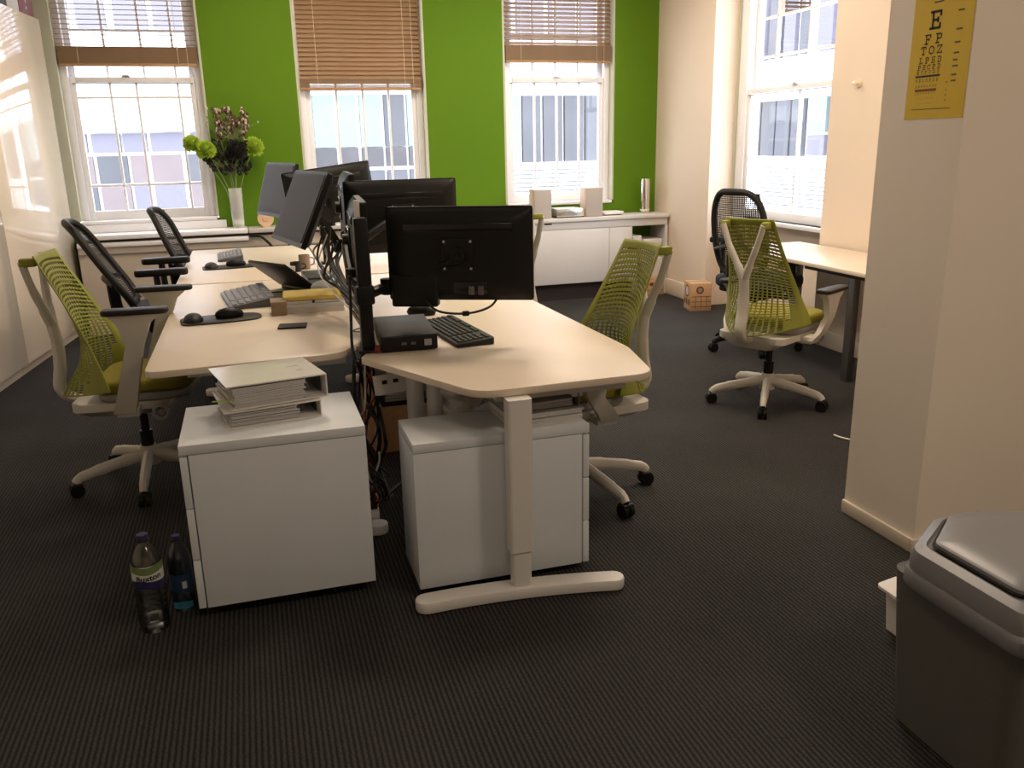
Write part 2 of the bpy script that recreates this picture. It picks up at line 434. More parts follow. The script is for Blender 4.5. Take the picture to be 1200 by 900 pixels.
skirt('baseboard_nib_front', (2.165, 2.235, 0), (4.6, 2.25, 0.055), 'low cream skirting on the front of the projecting wall')

# ------------------------------------------------------------------ sash windows
def sash_window(name, root, w, z0, z1, zm, depth, low_v, low_h, up_v, up_h, fr, label, ll=0.018):
    """local x along the wall, y outward, z up"""
    t = root
    ln = MB()
    ln.box((0, 0.0, z0), (ll, depth, z1)); ln.box((w - 0.018, 0.0, z0), (w, depth, z1))
    ln.box((ll, 0.0, z1 - 0.018), (w - 0.018, depth, z1))
    ln.build('lining', 'reveal', t, smooth=0)
    y = depth - 0.14
    f = MB()
    f.box((ll, y, z0), (ll + fr, depth, z1 - 0.018), 0.005); f.box((w - 0.018 - fr, y, z0), (w - 0.018, depth, z1 - 0.018), 0.005)
    f.box((ll + fr, y, z1 - 0.08), (w - 0.018 - fr, depth, z1 - 0.018), 0.005)
    f.build('frame', 'gloss_white', t)
    MB().box((ll, -0.015, z0 - 0.03), (w - 0.018, depth, z0), 0.008).build('window_sill', 'gloss_white', t)
    x0, x1 = ll + fr, w - 0.018 - fr
    def sash(nm, ya, yb, za, zb, vs, hs, bot):
        st = 0.045
        s = MB().box((x0, ya, za), (x0 + st, yb, zb), 0.004); s.box((x1 - st, ya, za), (x1, yb, zb), 0.004)
        s.box((x0 + st, ya, za), (x1 - st, yb, za + bot), 0.004); s.box((x0 + st, ya, zb - 0.045), (x1 - st, yb, zb), 0.004)
        so = s.build(nm, 'gloss_white', t)
        ga, gb, ha, hb = x0 + st, x1 - st, za + bot, zb - 0.045
        X = [ga] + [ga + (gb - ga) * q for q in vs] + [gb]
        Z = [ha] + list(hs) + [hb]
        for q in X[1:-1]: MB().box((q - 0.009, ya + 0.004, ha), (q + 0.009, yb - 0.004, hb), 0.003).build('glazing_bar', 'gloss_white', so)
        for q in Z[1:-1]: MB().box((ga, ya + 0.006, q - 0.009), (gb, yb - 0.006, q + 0.009), 0.003).build('glazing_bar', 'gloss_white', so)
        ym = (ya + yb) / 2
        for i in range(len(X) - 1):
            for j in range(len(Z) - 1):
                MB().add([(X[i], ym, Z[j]), (X[i + 1], ym, Z[j]), (X[i + 1], ym, Z[j + 1]), (X[i], ym, Z[j + 1])], [(0, 1, 2, 3)]).build('pane', 'glass', so, smooth=0)
        return so
    lo = sash('lower_sash', y + 0.02, y + 0.06, z0, zm + 0.02, low_v, low_h, 0.075)
    sash('upper_sash', y + 0.07, y + 0.11, zm - 0.025, z1 - 0.08, up_v, up_h, 0.045)
    MB().cbox((w / 2, y + 0.015, zm + 0.025), (0.06, 0.03, 0.018), 0.004).build('sash_latch', 'silver', lo)
    MB().box((x0 + 0.02, y + 0.006, zm - 0.036), (x1 - 0.02, y + 0.02, zm - 0.029)).build('rail_shadow', 'mech_grey', lo)  # grey strip painted as the shadow line of the meeting rail
    return t
def win_root(n, loc, rz, label):
    return thing('window_%d' % n, label, 'window', loc, rz, kind='structure')
sash_window('w', win_root(1, (OPEN[0][0], YB, 0), 0, 'white sash window between the glossy storage and the flower vase'), 1.205, ZS + 0.03, ZT, 2.03, 0.22,
            [0.29, 0.52, 0.89], [1.19, 1.89], [0.28, 0.60, 0.88], [2.41], 0.055, '', 0.12)
sash_window('w', win_root(2, (OPEN[1][0], YB, 0), 0, 'white sash window behind the row of black monitors'), 1.12, ZS + 0.03, ZT, 2.03, 0.22,
            [0.25, 0.51, 0.77], [], [0.25, 0.51, 0.77], [2.41], 0.055, '')
sash_window('w', win_root(3, (OPEN[2][0], YB, 0), 0, 'white sash window above the small stereo speakers'), 1.10, ZS + 0.03, ZT, 2.03, 0.22,
            [0.25, 0.51, 0.77], [], [0.25, 0.51, 0.77], [2.41], 0.055, '')
sash_window('w', win_root(4, (XA - 0.06, YA1, 0), -PI / 2, 'white sash window in the cream wall alcove without a blind'), YA1 - YA0, 0.80, 3.02, 1.84, 0.16,
            [0.55], [], [0.2, 0.55, 0.85], [2.10, 2.40], 0.12, '')
tag(MB().box((XA - 0.10, YA0 + 0.002, 0.765), (XA, YA1 - 0.002, 0.80), 0.006).build('trim_1', 'gloss_white'), 'white board under the alcove window', 'trim', kind='structure')

# ------------------------------------------------------------------ buildings across the street
def facade(root, M, pieces):
    for nm, m, x0, x1, z0, z1, y0, y1 in pieces:
        mb = MB(M).box((x0, y0, z0), (x1, y1, z1)); mb.build(nm, m, root, smooth=0)
b1 = thing('street_building', 'white stucco building with lilac and teal panes across the street', 'building', (2, 15.5, -4))
TI = Matrix.Translation((-2, -15.5, 4))
P = [('wall', 'facade', -9, 9, -4, 9, 15.3, 15.6), ('cornice', 'facade', -9, 9, 2.45, 3.10, 15.05, 15.3), ('cornice', 'facade', -9, 0.6, 1.78, 2.05, 15.1, 15.3),
     ('stringcourse', 'facade_pink', -9, 9, 5.2, 5.5, 15.05, 15.3)]
for x0, x1 in ((-3.4, -2.9), (-2.8, -2.35), (-2.24, -1.83), (-1.71, -1.23), (-1.15, -0.72), (-0.6, -0.1), (0.5, 1.0), (1.1, 1.6), (1.7, 2.2), (2.3, 2.8), (4.2, 4.7), (4.8, 5.3), (5.4, 5.9), (6.0, 6.5)):
    P.append(('window_pane', 'lilac_glass', x0, x1, 3.27, 4.6, 15.22, 15.31))
for x0, x1 in ((-3.3, -2.85), (-2.8, -2.35), (-2.28, -1.86), (-1.82, -1.47), (-1.41, -0.88), (-0.8, -0.3)):
    P.append(('window_pane', 'lilac_glass', x0, x1, 1.45, 1.74, 15.22, 15.31))
for k, (x0, x1) in enumerate(((-3.2, -2.8), (-2.75, -2.3), (-2.24, -1.80), (-1.75, -1.50), (-1.44, -0.98), (-0.9, -0.4))):
    P.append(('window_pane', ('grey_glass', 'brick_out', 'grey_glass', 'brick_out', 'brick_out', 'grey_glass')[k], x0, x1, 0.97, 1.40, 15.22, 15.31))
    P.append(('window_pane', ('brick_out', 'grey_glass', 'brick_out', 'lilac_glass', 'lilac_glass', 'brick_out')[k], x0, x1, 0.45, 0.92, 15.22, 15.31))
for k, (x0, x1) in enumerate(((0.45, 0.80), (0.84, 1.14), (1.18, 1.53), (1.58, 1.90), (1.96, 2.33), (2.38, 2.73), (2.78, 3.1))):
    P.append(('window_pane', 'grey_glass' if k in (0, 5) else 'teal_glass', x0, x1, 1.46, 2.31, 15.22, 15.31))
    P.append(('shop_pane', 'dark_street', x0, x1, 1.12, 1.44, 15.22, 15.31))
    P.append(('shop_pane', 'grey_glass', x0, x1, 0.5, 1.06, 15.22, 15.31))
for k, (x0, x1) in enumerate(((3.9, 4.25), (4.3, 4.58), (4.62, 4.83), (4.88, 5.22), (5.28, 5.64), (5.69, 6.06), (6.1, 6.5))):
    P.append(('window_pane', 'teal_glass' if k == 2 else 'grey_glass', x0, x1, 1.12, 2.28, 15.22, 15.31))
for k in range(10):
    P.append(('louvre', 'louvre', 3.7, 6.7, 0.32 + k * 0.075, 0.365 + k * 0.075, 15.16, 15.29))
for k in range(22):
    P.append(('dentil', 'facade_pink', -3.4 + k * 0.17, -3.31 + k * 0.17, 2.10, 2.20, 15.2, 15.3))
facade(b1, TI, P)
b2 = thing('corner_building', 'pale glass fronted building seen through the alcove window', 'building', (11.2, 16, -4))
RT = Matrix.Translation((-11.2, -16, 4)) @ Matrix(((0, 1, 0, 11 - 15.5), (1, 0, 0, 0.1), (0, 0, 1, 0), (0, 0, 0, 1)))
P = [('wall', 'facade', 11, 21, -4, 9, 15.6, 15.9), ('cornice', 'facade', 11, 21, 2.35, 2.95, 15.35, 15.6)]
for k, (y0, y1) in enumerate(((13.4, 13.95), (14.02, 14.6), (14.72, 15.27), (15.45, 15.85), (15.92, 16.4), (16.45, 16.95), (17.0, 17.6))):
    P.append(('window_pane', 'teal_glass' if k in (1, 2) else 'grey_glass', y0, y1, 1.55 if k in (1, 2) else 1.08, 2.22, 15.5, 15.62))
    if k in (1, 2): P.append(('window_pane', 'lilac_glass', y0, y1, 1.1, 1.5, 15.5, 15.62))
    P.append(('window_pane', 'grey_glass' if k % 2 else 'lilac_glass', y0, y1 - 0.1, 3.08, 4.3, 15.5, 15.62))
for k in range(11):
    P.append(('louvre', 'louvre', 13.4, 17.6, 0.0 + k * 0.085, 0.05 + k * 0.085, 15.46, 15.6))
facade(b2, RT, P)
tag(MB().box((-20, 8.2, -4.2), (25, 25, -4.0)).build('street', 'asphalt', smooth=0), 'grey street surface below the windows', 'street', kind='structure')

# ------------------------------------------------------------------ ceiling lights
MT['diffuser'] = emit_mat('lit_diffuser', (1.0, 0.80, 0.56), 3.0)
def ceiling_light(x, y, power, label):
    t = thing('ceiling_light', label, 'ceiling light', (x, y, ZC), group='ceiling light panels')
    fr = MB()
    for a in (-1, 1):
        fr.box((a * 0.30 - 0.015, -0.315, -0.03), (a * 0.30 + 0.015, 0.315, 0)); fr.box((-0.285, a * 0.30 - 0.015, -0.03), (0.285, a * 0.30 + 0.015, 0))
    fr.build('frame', 'white_plastic', t)
    MB().box((-0.285, -0.285, -0.02), (0.285, 0.285, -0.012)).build('diffuser', 'diffuser', t, smooth=0)
    l = bpy.data.lights.new('lamp', 'AREA'); l.shape = 'SQUARE'; l.size = 0.56; l.energy = power; l.color = (1.0, 0.82, 0.64)
    lo = bpy.data.objects.new('lamp', l); COL.objects.link(lo); lo.parent = t; lo.location = (0, 0, -0.025)
for x, y, p in ((0.4, 4.6, 0.85), (0.4, 6.5, 1.0), (2.5, 6.3, 1.25), (2.3, 3.7, 1.9), (3.3, 5.6, 0.4), (0.2, 0.2, 0.5), (2.3, -0.1, 1.3)):
    ceiling_light(x, y, LAMP * p, 'square warm ceiling light panel')
#@@OBJECTS
# ================================================================== STORAGE
def cabinet_unit(y0, y1, label):
    """tall glossy unit, local x = out of the wall, y along the run"""
    a = R_(6.2)
    rx, ry = -1.398 + math.sin(a) * y0, 7.74 + math.cos(a) * y0
    t = thing('storage_cabinet', label, 'cabinet', (rx, ry, 0), -a, group='tall glossy storage units')
    w = y1 - y0
    MB().box((-0.47, 0.002, 0.072), (-0.022, w - 0.002, 2.445)).build('body', 'gloss_white', t, smooth=0)
    MB().box((-0.45, 0.002, 0.0), (-0.045, w - 0.002, 0.072)).build('plinth', 'skirting', t, smooth=0)
    MB().box((-0.020, 0.003, 0.075), (0.0, w - 0.003, 2.45), 0.002).build('door', 'lacquer', t)
    return t
cabinet_unit(-1.41, 0.0, 'tall white high gloss storage unit beside the window reveal')
cabinet_unit(-2.82, -1.414, 'tall white high gloss storage unit next to the first unit away from the window')
def book_on_cabinet(name, y0, y1, h, d, m, label, cat, extra=None):
    a = R_(6.2); ym = (y0 + y1) / 2
    t = thing(name, label, cat, (-1.398 + math.sin(a) * ym, 7.74 + math.cos(a) * ym, 2.451), -a)
    w = (y1 - y0) / 2
    MB().box((-d, -w, 0), (-0.012, w, h), 0.003).build('cover', m, t)
    MB().box((-d + 0.01, -w + 0.008, 0.006), (-0.02, w - 0.008, h + 0.001)).build('page_block', 'paper', t, smooth=0)
    if extra:
        for k in range(4):
            MB().cbox((-0.0115, -0.0, 0.05 + k * 0.045), (0.001, 0.022, 0.02)).build('spine_mark', extra, t, smooth=0)
    return t
book_on_cabinet('box_file', -0.36, -0.06, 0.30, 0.22, 'red', 'dark red box file standing on the glossy storage unit', 'box file', 'paper2')
book_on_cabinet('box_file', -0.60, -0.37, 0.28, 0.22, 'paper2', 'grey box file standing beside the red file on the storage', 'box file')
book_on_cabinet('box_file', -0.96, -0.61, 0.25, 0.22, 'ink', 'black box file standing on the glossy storage unit', 'box file', 'paper')

# ledge under the left window and credenza under the right one
t = thing('window_ledge', 'boxed-in beige ledge with a white top under the left windows', 'ledge', (-0.2, 7.6, 0))
MB(Matrix.Translation((0.2, -7.6, 0))).box((-1.36, 7.60, 0.02), (1.75, YB - 0.002, 0.755)).build('front_panel', 'beige_panel', t, smooth=0)
MB(Matrix.Translation((0.2, -7.6, 0))).box((-1.36, 7.565, 0.775), (-0.03, YB - 0.002, 0.815), 0.008).build('top_board', 'gloss_white', t)
MB(Matrix.Translation((0.2, -7.6, 0))).box((-0.025, 7.565, 0.775), (1.75, YB - 0.002, 0.812), 0.006).build('top_board', 'cred', t)
MB(Matrix.Translation((0.2, -7.6, 0))).box((-1.36, 7.79, 0.8155), (-0.20, YB - 0.002, 0.879), 0.004).build('upstand', 'gloss_white', t)
MB(Matrix.Translation((0.2, -7.6, 0))).box((-1.36, 7.59, 0.757), (1.75, 7.80, 0.774)).build('black_strip', 'dark_kick', t, smooth=0)  # near-black strip between the top board and the white rail
MB(Matrix.Translation((0.2, -7.6, 0))).box((-1.36, 7.585, 0.655), (1.75, 7.60, 0.665)).build('bead', 'mech_grey', t, smooth=0)
MB(Matrix.Translation((0.2, -7.6, 0))).box((-1.36, 7.575, 0.715), (-0.03, 7.60, 0.752), 0.006).build('rail', 'gloss_white', t)
MB(Matrix.Translation((0.2, -7.6, 0))).box((-1.36, 7.582, 0.0), (1.75, 7.60, 0.12)).build('plinth', 'skirting', t, smooth=0)

t = thing('credenza', 'long warm white credenza under the window with speakers on top', 'cabinet', (2.8, 7.5, 0))
Tc = Matrix.Translation((-2.8, -7.5, 0))
MB(Tc).box((1.78, 7.48, 0.745), (3.868, YB - 0.002, 0.778), 0.004).build('worktop', 'cred', t)
MB(Tc).box((1.80, 7.50, 0.675), (3.86, 7.52, 0.745), 0.002).build('fascia', 'cred', t)
MB(Tc).box((1.80, 7.52, 0.16), (3.49, YB - 0.004, 0.744)).build('body', 'cred', t, smooth=0)
for a, b in ((1.80, 2.35), (2.354, 3.25), (3.254, 3.49)):
    MB(Tc).box((a, 7.502, 0.165), (b, 7.52, 0.672), 0.002).build('door', 'cred', t)
MB(Tc).box((3.835, 7.50, 0.0), (3.865, YB - 0.004, 0.675)).build('end_panel', 'cred', t, smooth=0)
MB(Tc).box((1.80, 7.57, 0.0), (3.49, YB - 0.004, 0.159)).build('plinth', 'dark_kick', t, smooth=0)
MB(Tc).box((2.60, 7.4985, 0.725), (2.67, 7.502, 0.738)).build('keyhole_slot', 'black', t, smooth=0)

# ================================================================== DESKS
def desk(name, label, poly, rads, z=0.72, legs=(), beams=(), cols=()):
    cx = sum(p[0] for p in poly) / len(poly); cy = sum(p[1] for p in poly) / len(poly)
    t = thing(name, label, 'desk', (cx, cy, 0)); T = Matrix.Translation((-cx, -cy, 0))
    MB(T).prism(rpoly(poly, rads), z - 0.026, z, 0.004).build('desk_top', 'melamine', t)
    for (x0, x1, y, bow, lx) in legs:                       # T leg: foot along x, column at lx
        pts = []; n = 14
        for i in range(n + 1):
            s = i / n; pts.append((x0 + (x1 - x0) * s, y + bow * (2 * s - 1) ** 2 + (0.03 - 0.06 * s if bow < -0.021 else 0.0)))
        w = 0.038
        poly2 = [(p[0], p[1] - w) for p in pts]
        for k in range(1, 8): poly2.append((x1 + w * math.sin(PI * k / 8), pts[-1][1] - w * math.cos(PI * k / 8)))
        poly2 += [(p[0], p[1] + w) for p in reversed(pts)]
        for k in range(1, 8): poly2.append((x0 - w * math.sin(PI * k / 8), pts[0][1] + w * math.cos(PI * k / 8)))
        MB(T).prism(poly2, 0.004, 0.045, 0.008).build('foot', 'steel_white', t)
        MB(T).prism(rrect(lx - 0.032, lx + 0.032, y - 0.025, y + 0.025, 0.012), 0.046, 0.17).build('lower_column', 'steel_white', t)
        MB(T).prism(rrect(lx - 0.040, lx + 0.040, y - 0.030, y + 0.030, 0.012), 0.171, z - 0.027).build('column', 'steel_white', t)
    for lo, hi in beams: MB(T).box(lo, hi, 0.004).build('beam', 'steel_white', t)
    for x, y in cols: MB(T).cyl((x, y, 0.0), (x, y, z - 0.027), 0.033, n=20).build('column', 'steel_white', t)
    return t
desk('bench_desk', 'white rounded desk with yellow pads and grey keyboard on it',
     [(-0.41, 3.09), (0.28, 3.13), (0.405, 3.38), (0.405, 5.13), (-0.41, 5.13)], [0.05, 0.12, 0.1, 0.01, 0.01],
     legs=((-0.28, 0.36, 3.06 + 0.02, -0.02, 0.02), (-0.30, 0.34, 4.80, -0.02, 0.02)), beams=(((-0.28, 3.22, 0.655), (0.30, 3.27, 0.692)), ((-0.02, 3.30, 0.63), (0.06, 4.76, 0.69))))
desk('bench_desk', 'white desk with a small keyboard next to the window ledge',
     [(-0.45, 5.16), (0.405, 5.16), (0.405, 6.96), (-0.45, 6.96)], [0.02, 0.01, 0.01, 0.02],
     legs=((-0.33, 0.30, 5.35, -0.02, 0.0), (-0.33, 0.30, 6.75, -0.02, 0.0)))
desk('angled_desk', 'white angled desk with single T leg holding the mini computer',
     [(0.335, 3.03), (0.62, 2.44), (1.232, 2.455), (1.305, 2.82), (1.262, 5.10), (0.42, 5.10), (0.42, 3.22)], [0.02, 0.12, 0.09, 0.25, 0.02, 0.01, 0.05],
     legs=((0.425, 1.055, 2.425, -0.022, 0.745),), beams=(((0.70, 2.52, 0.655), (1.16, 2.57, 0.692)), ((0.98, 2.56, 0.63), (1.02, 4.6, 0.69))), cols=((0.53, 3.04), (0.60, 3.01), (0.84, 4.75)))
desk('bench_desk', 'white desk behind the black monitors on the window side',
     [(0.42, 5.14), (1.27, 5.14), (1.27, 6.90), (0.42, 6.90)], [0.01, 0.02, 0.02, 0.01], legs=((0.52, 1.16, 5.35, -0.02, 0.84), (0.52, 1.16, 6.65, -0.02, 0.84)))
t = desk('wall_desk', 'white desk beside the window alcove with a dark leg frame',
         [(3.25, 3.2), (3.855, 3.2), (3.855, 5.39), (3.25, 5.39)], [0.02] * 4)
Tw = Matrix.Translation((-t.location.x, -t.location.y, 0))
MB(Tw).box((3.34, 3.95, 0.655), (3.40, 4.60, 0.692), 0.003).build('side_rail', 'dark_kick', t)
MB(Tw).box((3.41, 4.20, 0.0), (3.455, 4.26, 0.69), 0.006).build('leg', 'graphite', t)
MB(Tw).box((3.77, 5.28, 0.0), (3.83, 5.34, 0.69), 0.006).build('leg', 'graphite', t)

# ================================================================== PEDESTALS
def pedestal(label, x0, x1, y0, y1, z0, z1, side, group=None):
    cx, cy = (x0 + x1) / 2, (y0 + y1) / 2
    t = thing('pedestal', label, 'pedestal', (cx, cy, 0)); T = Matrix.Translation((-cx, -cy, 0))
    s = side; fx = x0 if s < 0 else x1
    bx0, bx1 = (x0 + 0.026, x1) if s < 0 else (x0, x1 - 0.026)
    MB(T).box((bx0, y0 + 0.002, z0), (bx1, y1, z1 - 0.034), 0.002).build('carcass', 'ped', t)
    MB(T).box((x0, y0, z1 - 0.032), (x1, y1, z1), 0.003).build('top', 'ped', t)
    n = 3; zz = [z0, z0 + (z1 - z0) * 0.31, z0 + (z1 - z0) * 0.625, z1 - 0.036]
    for k in range(n):
        a, b = (fx, fx + 0.022) if s < 0 else (fx - 0.022, fx)
        d = MB(T).box((a, y0 + 0.001, zz[k] + 0.002), (b, y1 - 0.001, zz[k + 1] - 0.003), 0.002).build('drawer_front', 'ped', t)
        hx = a - 0.006 if s < 0 else b + 0.006
        MB(T).cbox((hx, cy, zz[k + 1] - 0.03), (0.012, 0.12, 0.012), 0.004).build('handle', 'silver', d)
    for ax in (x0 + 0.07, x1 - 0.07):
        for ay in (y0 + 0.06, y1 - 0.06):
            MB(T).cyl((ax - 0.012, ay, 0.019), (ax + 0.012, ay, 0.019), 0.019, n=14).box((ax - 0.018, ay - 0.018, 0.028), (ax + 0.018, ay + 0.018, z0)).build('castor', 'black', t)
    return t
pedestal('pale grey three drawer pedestal with white ring binders on top', -0.28, 0.285, 2.60, 3.02, 0.045, 0.60, -1)
pedestal('pale grey drawer pedestal behind the T leg of the angled desk', 0.42, 1.025, 2.515, 2.79, 0.03, 0.545, 1)

# ================================================================== CHAIRS
def lattice(mb, surf, nu, nv, hole):
    def pt(u, v): return surf(u, v)
    cache = {}
    def vid(key, p):
        if key not in cache: cache[key] = len(vs); vs.append(tuple(p))
        return cache[key]
    vs = []; fs = []
    for i in range(nu):
        for j in range(nv):
            u0, u1 = -1 + 2 * i / nu, -1 + 2 * (i + 1) / nu; v0, v1 = j / nv, (j + 1) / nv
            um, vm = (u0 + u1) / 2, (v0 + v1) / 2
            q = [vid((i, j), pt(u0, v0)), vid((i + 1, j), pt(u1, v0)), vid((i + 1, j + 1), pt(u1, v1)), vid((i, j + 1), pt(u0, v1))]
            h = hole(um, vm)
            if not h: fs.append(tuple(q)); continue
            hu, hv = h[0] * (u1 - u0) / 2, h[1] * (v1 - v0) / 2
            r = [len(vs) + k for k in range(4)]
            vs += [tuple(pt(um - hu, vm - hv)), tuple(pt(um + hu, vm - hv)), tuple(pt(um + hu, vm + hv)), tuple(pt(um - hu, vm + hv))]
            for k in range(4): fs.append((q[k], q[(k + 1) % 4], r[(k + 1) % 4], r[k]))
    return mb.add(vs, fs)
def lerp_table(tab, x):
    n = len(tab) - 1; x = max(0, min(0.99999, x)) * n; i = int(x); s = x - i
    p0, p1, p2, p3 = tab[max(i - 1, 0)], tab[i], tab[i + 1], tab[min(i + 2, n)]
    return 0.5 * (2 * p1 + (p2 - p0) * s + (2 * p0 - 5 * p1 + 4 * p2 - p3) * s * s + (3 * p1 - p0 - 3 * p2 + p3) * s ** 3)
CACHE = {}
def part(key, name, fn, m, parent, M=None, solid=0.0, smooth=35, **tags):
    if key not in CACHE:
        o = fn(MB()).build(name, m, None, smooth=smooth); CACHE[key] = o.data
    else:
        o = bpy.data.objects.new(name, CACHE[key]); COL.objects.link(o)
    o.parent = parent
    if M is not None: o.matrix_local = M
    if solid:
        md = o.modifiers.new('thickness', 'SOLIDIFY'); md.thickness = solid; md.offset = 0
    for k, v in tags.items(): o[k] = v
    return o
def RZ(a): return Matrix.Rotation(a, 4, 'Z')
def five_star(t, off, pre, spoke_m, r=0.315, z_hub=0.13, z_tip=0.075):
    for k in range(5):
        M = RZ(off + k * 2 * PI / 5)
        sp = part(pre + 'spoke', 'base_spoke', lambda mb: mb.tube(bez([(0.02, 0, z_hub), (0.12, 0, z_hub - 0.012), (0.24, 0, z_tip + 0.022), (0.295, 0, z_tip + 0.008), (r, 0, z_tip - 0.012)], 5),
             [0.030] * 5 + [0.027] * 5 + [0.024] * 5 + [0.021] * 6, 10, sx=0.8, up=(0, 0, 1)), spoke_m, t, M)
        part(pre + 'castor', 'castor', lambda mb: mb.cyl((r, -0.024, 0.03), (r, -0.006, 0.03), 0.030, n=16).cyl((r, 0.006, 0.03), (r, 0.024, 0.03), 0.030, n=16)
             .cyl((r, -0.008, 0.034), (r, 0.008, 0.034), 0.020, n=12).cyl((r, 0, 0.045), (r, 0, z_tip - 0.006), 0.009, n=10).box((r - 0.026, -0.026, 0.042), (r + 0.022, 0.026, 0.062), 0.008), 'black', sp)
    part(pre + 'hub', 'hub', lambda mb: mb.cyl((0, 0, z_hub - 0.045), (0, 0, z_hub + 0.045), 0.043, 0.034, 20), spoke_m, t)

ZW = [0.438, 0.50, 0.585, 0.685, 0.80, 0.93, 1.06]
YC = [-0.315, -0.275, -0.225, -0.205, -0.225, -0.265, -0.31]
YE = [-0.05, -0.065, -0.09, -0.122, -0.172, -0.235, -0.298]
HW = [0.262, 0.250, 0.230, 0.208, 0.183, 0.160, 0.142]
DZ = [0.060, 0.05, 0.03, 0.01, 0.0, 0.0, 0.0]
def sayl_surf(u, v):
    v = v + 0.30 * v * (1 - v) * (0.5 - u * u) * 0.8
    v = max(0.0, min(1.0, v)); a = abs(u) ** 1.7
    y = lerp_table(YC, v) * (1 - a) + lerp_table(YE, v) * a
    return Vector((u * lerp_table(HW, v), y, lerp_table(ZW, v) + lerp_table(DZ, v) * a))
def sayl_hole(u, v):
    if abs(u) > 0.91 or v > 0.955 or v < 0.025: return None
    if v < 0.34 and abs(u) > 0.66 + 0.6 * max(0, v - 0.05): return None
    if v > 0.66: return (1.0, 0.34 - 0.12 * (v - 0.66) / 0.3)
    if v > 0.52: return (0.86, 0.50)
    return (0.70, 0.70)
def green_chair(x, y, ang, off, label, drop=0.0):
    t = thing('task_chair', label, 'chair', (x, y, 0), ang - PI / 2, group='green web task chairs')
    part('gweb', 'back_web', lambda mb: lattice(mb, sayl_surf, 18, 40, sayl_hole), 'lime_web', t, solid=0.005, smooth=40)
    sp = part('gspine', 'spine', lambda mb: mb.tube(bez([(0, -0.215, 0.405), (0, -0.29, 0.425), (0, -0.325, 0.47), (0, -0.312, 0.56), (0, -0.306, 0.66), (0, -0.315, 0.76)], 5), [0.022] * 5 + [0.024] * 5 + [0.026] * 5 + [0.025] * 5 + [0.023] * 6, 12, sx=1.25, up=(0, 1, 0)), 'studio_white', t)
    for s in (-1, 1):
        part('gfork%d' % s, 'fork_arm', lambda mb: mb.tube(bez([(s * 0.004, -0.314, 0.745), (s * 0.038, -0.328, 0.83), (s * 0.078, -0.342, 0.92), (s * 0.118, -0.352, 1.035)], 5), [0.022] * 5 + [0.018] * 5 + [0.016] * 6, 10, sx=0.95), 'studio_white', sp)
        part('gclip%d' % s, 'top_clip', lambda mb: mb.box((s * 0.118 - 0.014, -0.36, 1.015), (s * 0.118 + 0.014, -0.295, 1.05), 0.008), 'lime_web', sp)
    part('gseat', 'seat', lambda mb: mb.prism(rrect(-0.218, 0.218, -0.15, 0.255, 0.10), 0.475, 0.53, 0.022, 4), 'lime_seat', t)
    part('gshell', 'seat_shell', lambda mb: mb.prism(rrect(-0.205, 0.205, -0.14, 0.245, 0.10), 0.435, 0.474, 0.012, 3), 'mech_grey', t)
    part('gmech', 'tilt_mechanism', lambda mb: mb.loft([[(p[0] * 0.55, p[1] * 0.75 - 0.06, 0.355) for p in rrect(-0.2, 0.2, -0.2, 0.2, 0.05)], [(p[0], p[1] - 0.04, 0.40) for p in rrect(-0.2, 0.2, -0.2, 0.2, 0.05)], [(p[0], p[1] - 0.04, 0.434) for p in rrect(-0.2, 0.2, -0.2, 0.2, 0.05)]]), 'studio_white', t)
    part('gring', 'tension_knob', lambda mb: ring(mb, (0.232, 0.13, 0.39), 0.030, 0.009), 'mech_grey', t)
    part('gring2', 'knob_stem', lambda mb: mb.cyl((0.10, 0.13, 0.39), (0.228, 0.13, 0.39), 0.012, n=10), 'mech_grey', t)
    for s in (-1, 1):
        ap = part('garm%d%s' % (s, drop), 'arm_post', lambda mb: mb.loft([
            [(s * (0.255 + dx), yy, 0.405) for dx, yy in ((-0.012, -0.05), (0.016, -0.05), (0.016, 0.04), (-0.012, 0.04))],
            [(s * (0.285 + dx), yy, 0.50 - drop * 0.3) for dx, yy in ((-0.014, -0.015), (0.014, -0.015), (0.014, 0.065), (-0.014, 0.065))],
            [(s * (0.298 + dx), yy, 0.70 - drop) for dx, yy in ((-0.016, 0.045), (0.014, 0.045), (0.014, 0.115), (-0.016, 0.115))],
            [(s * (0.298 + dx), yy, 0.79 - drop) for dx, yy in ((-0.02, 0.025), (0.016, 0.025), (0.016, 0.15), (-0.02, 0.15))],
            [(s * (0.295 + dx), yy, 0.828 - drop) for dx, yy in ((-0.028, -0.01), (0.022, -0.01), (0.022, 0.195), (-0.028, 0.195))]]), 'studio_white', t, smooth=50)
        part('gpad%d%s' % (s, drop), 'arm_pad', lambda mb: mb.prism(rpoly([(s * 0.295 - 0.042, -0.03), (s * 0.295 + 0.042, -0.03), (s * 0.295 + 0.034, 0.225), (s * 0.295 - 0.034, 0.225)], [0.03] * 4), 0.829 - drop, 0.852 - drop, 0.008, 3), 'charcoal', ap)
        part('gbrk%d' % s, 'arm_bracket', lambda mb: mb.box((min(s * 0.17, s * 0.262), -0.04, 0.385), (max(s * 0.17, s * 0.262), 0.05, 0.425), 0.008), 'studio_white', t)
    part('gcyl', 'gas_cylinder', lambda mb: mb.cyl((0, 0, 0.17), (0, 0, 0.245), 0.028, n=18).cyl((0, 0, 0.245), (0, 0, 0.36), 0.018, n=18), 'black', t)
    five_star(t, off - (ang - PI / 2), 'g', 'studio_white')
    return t
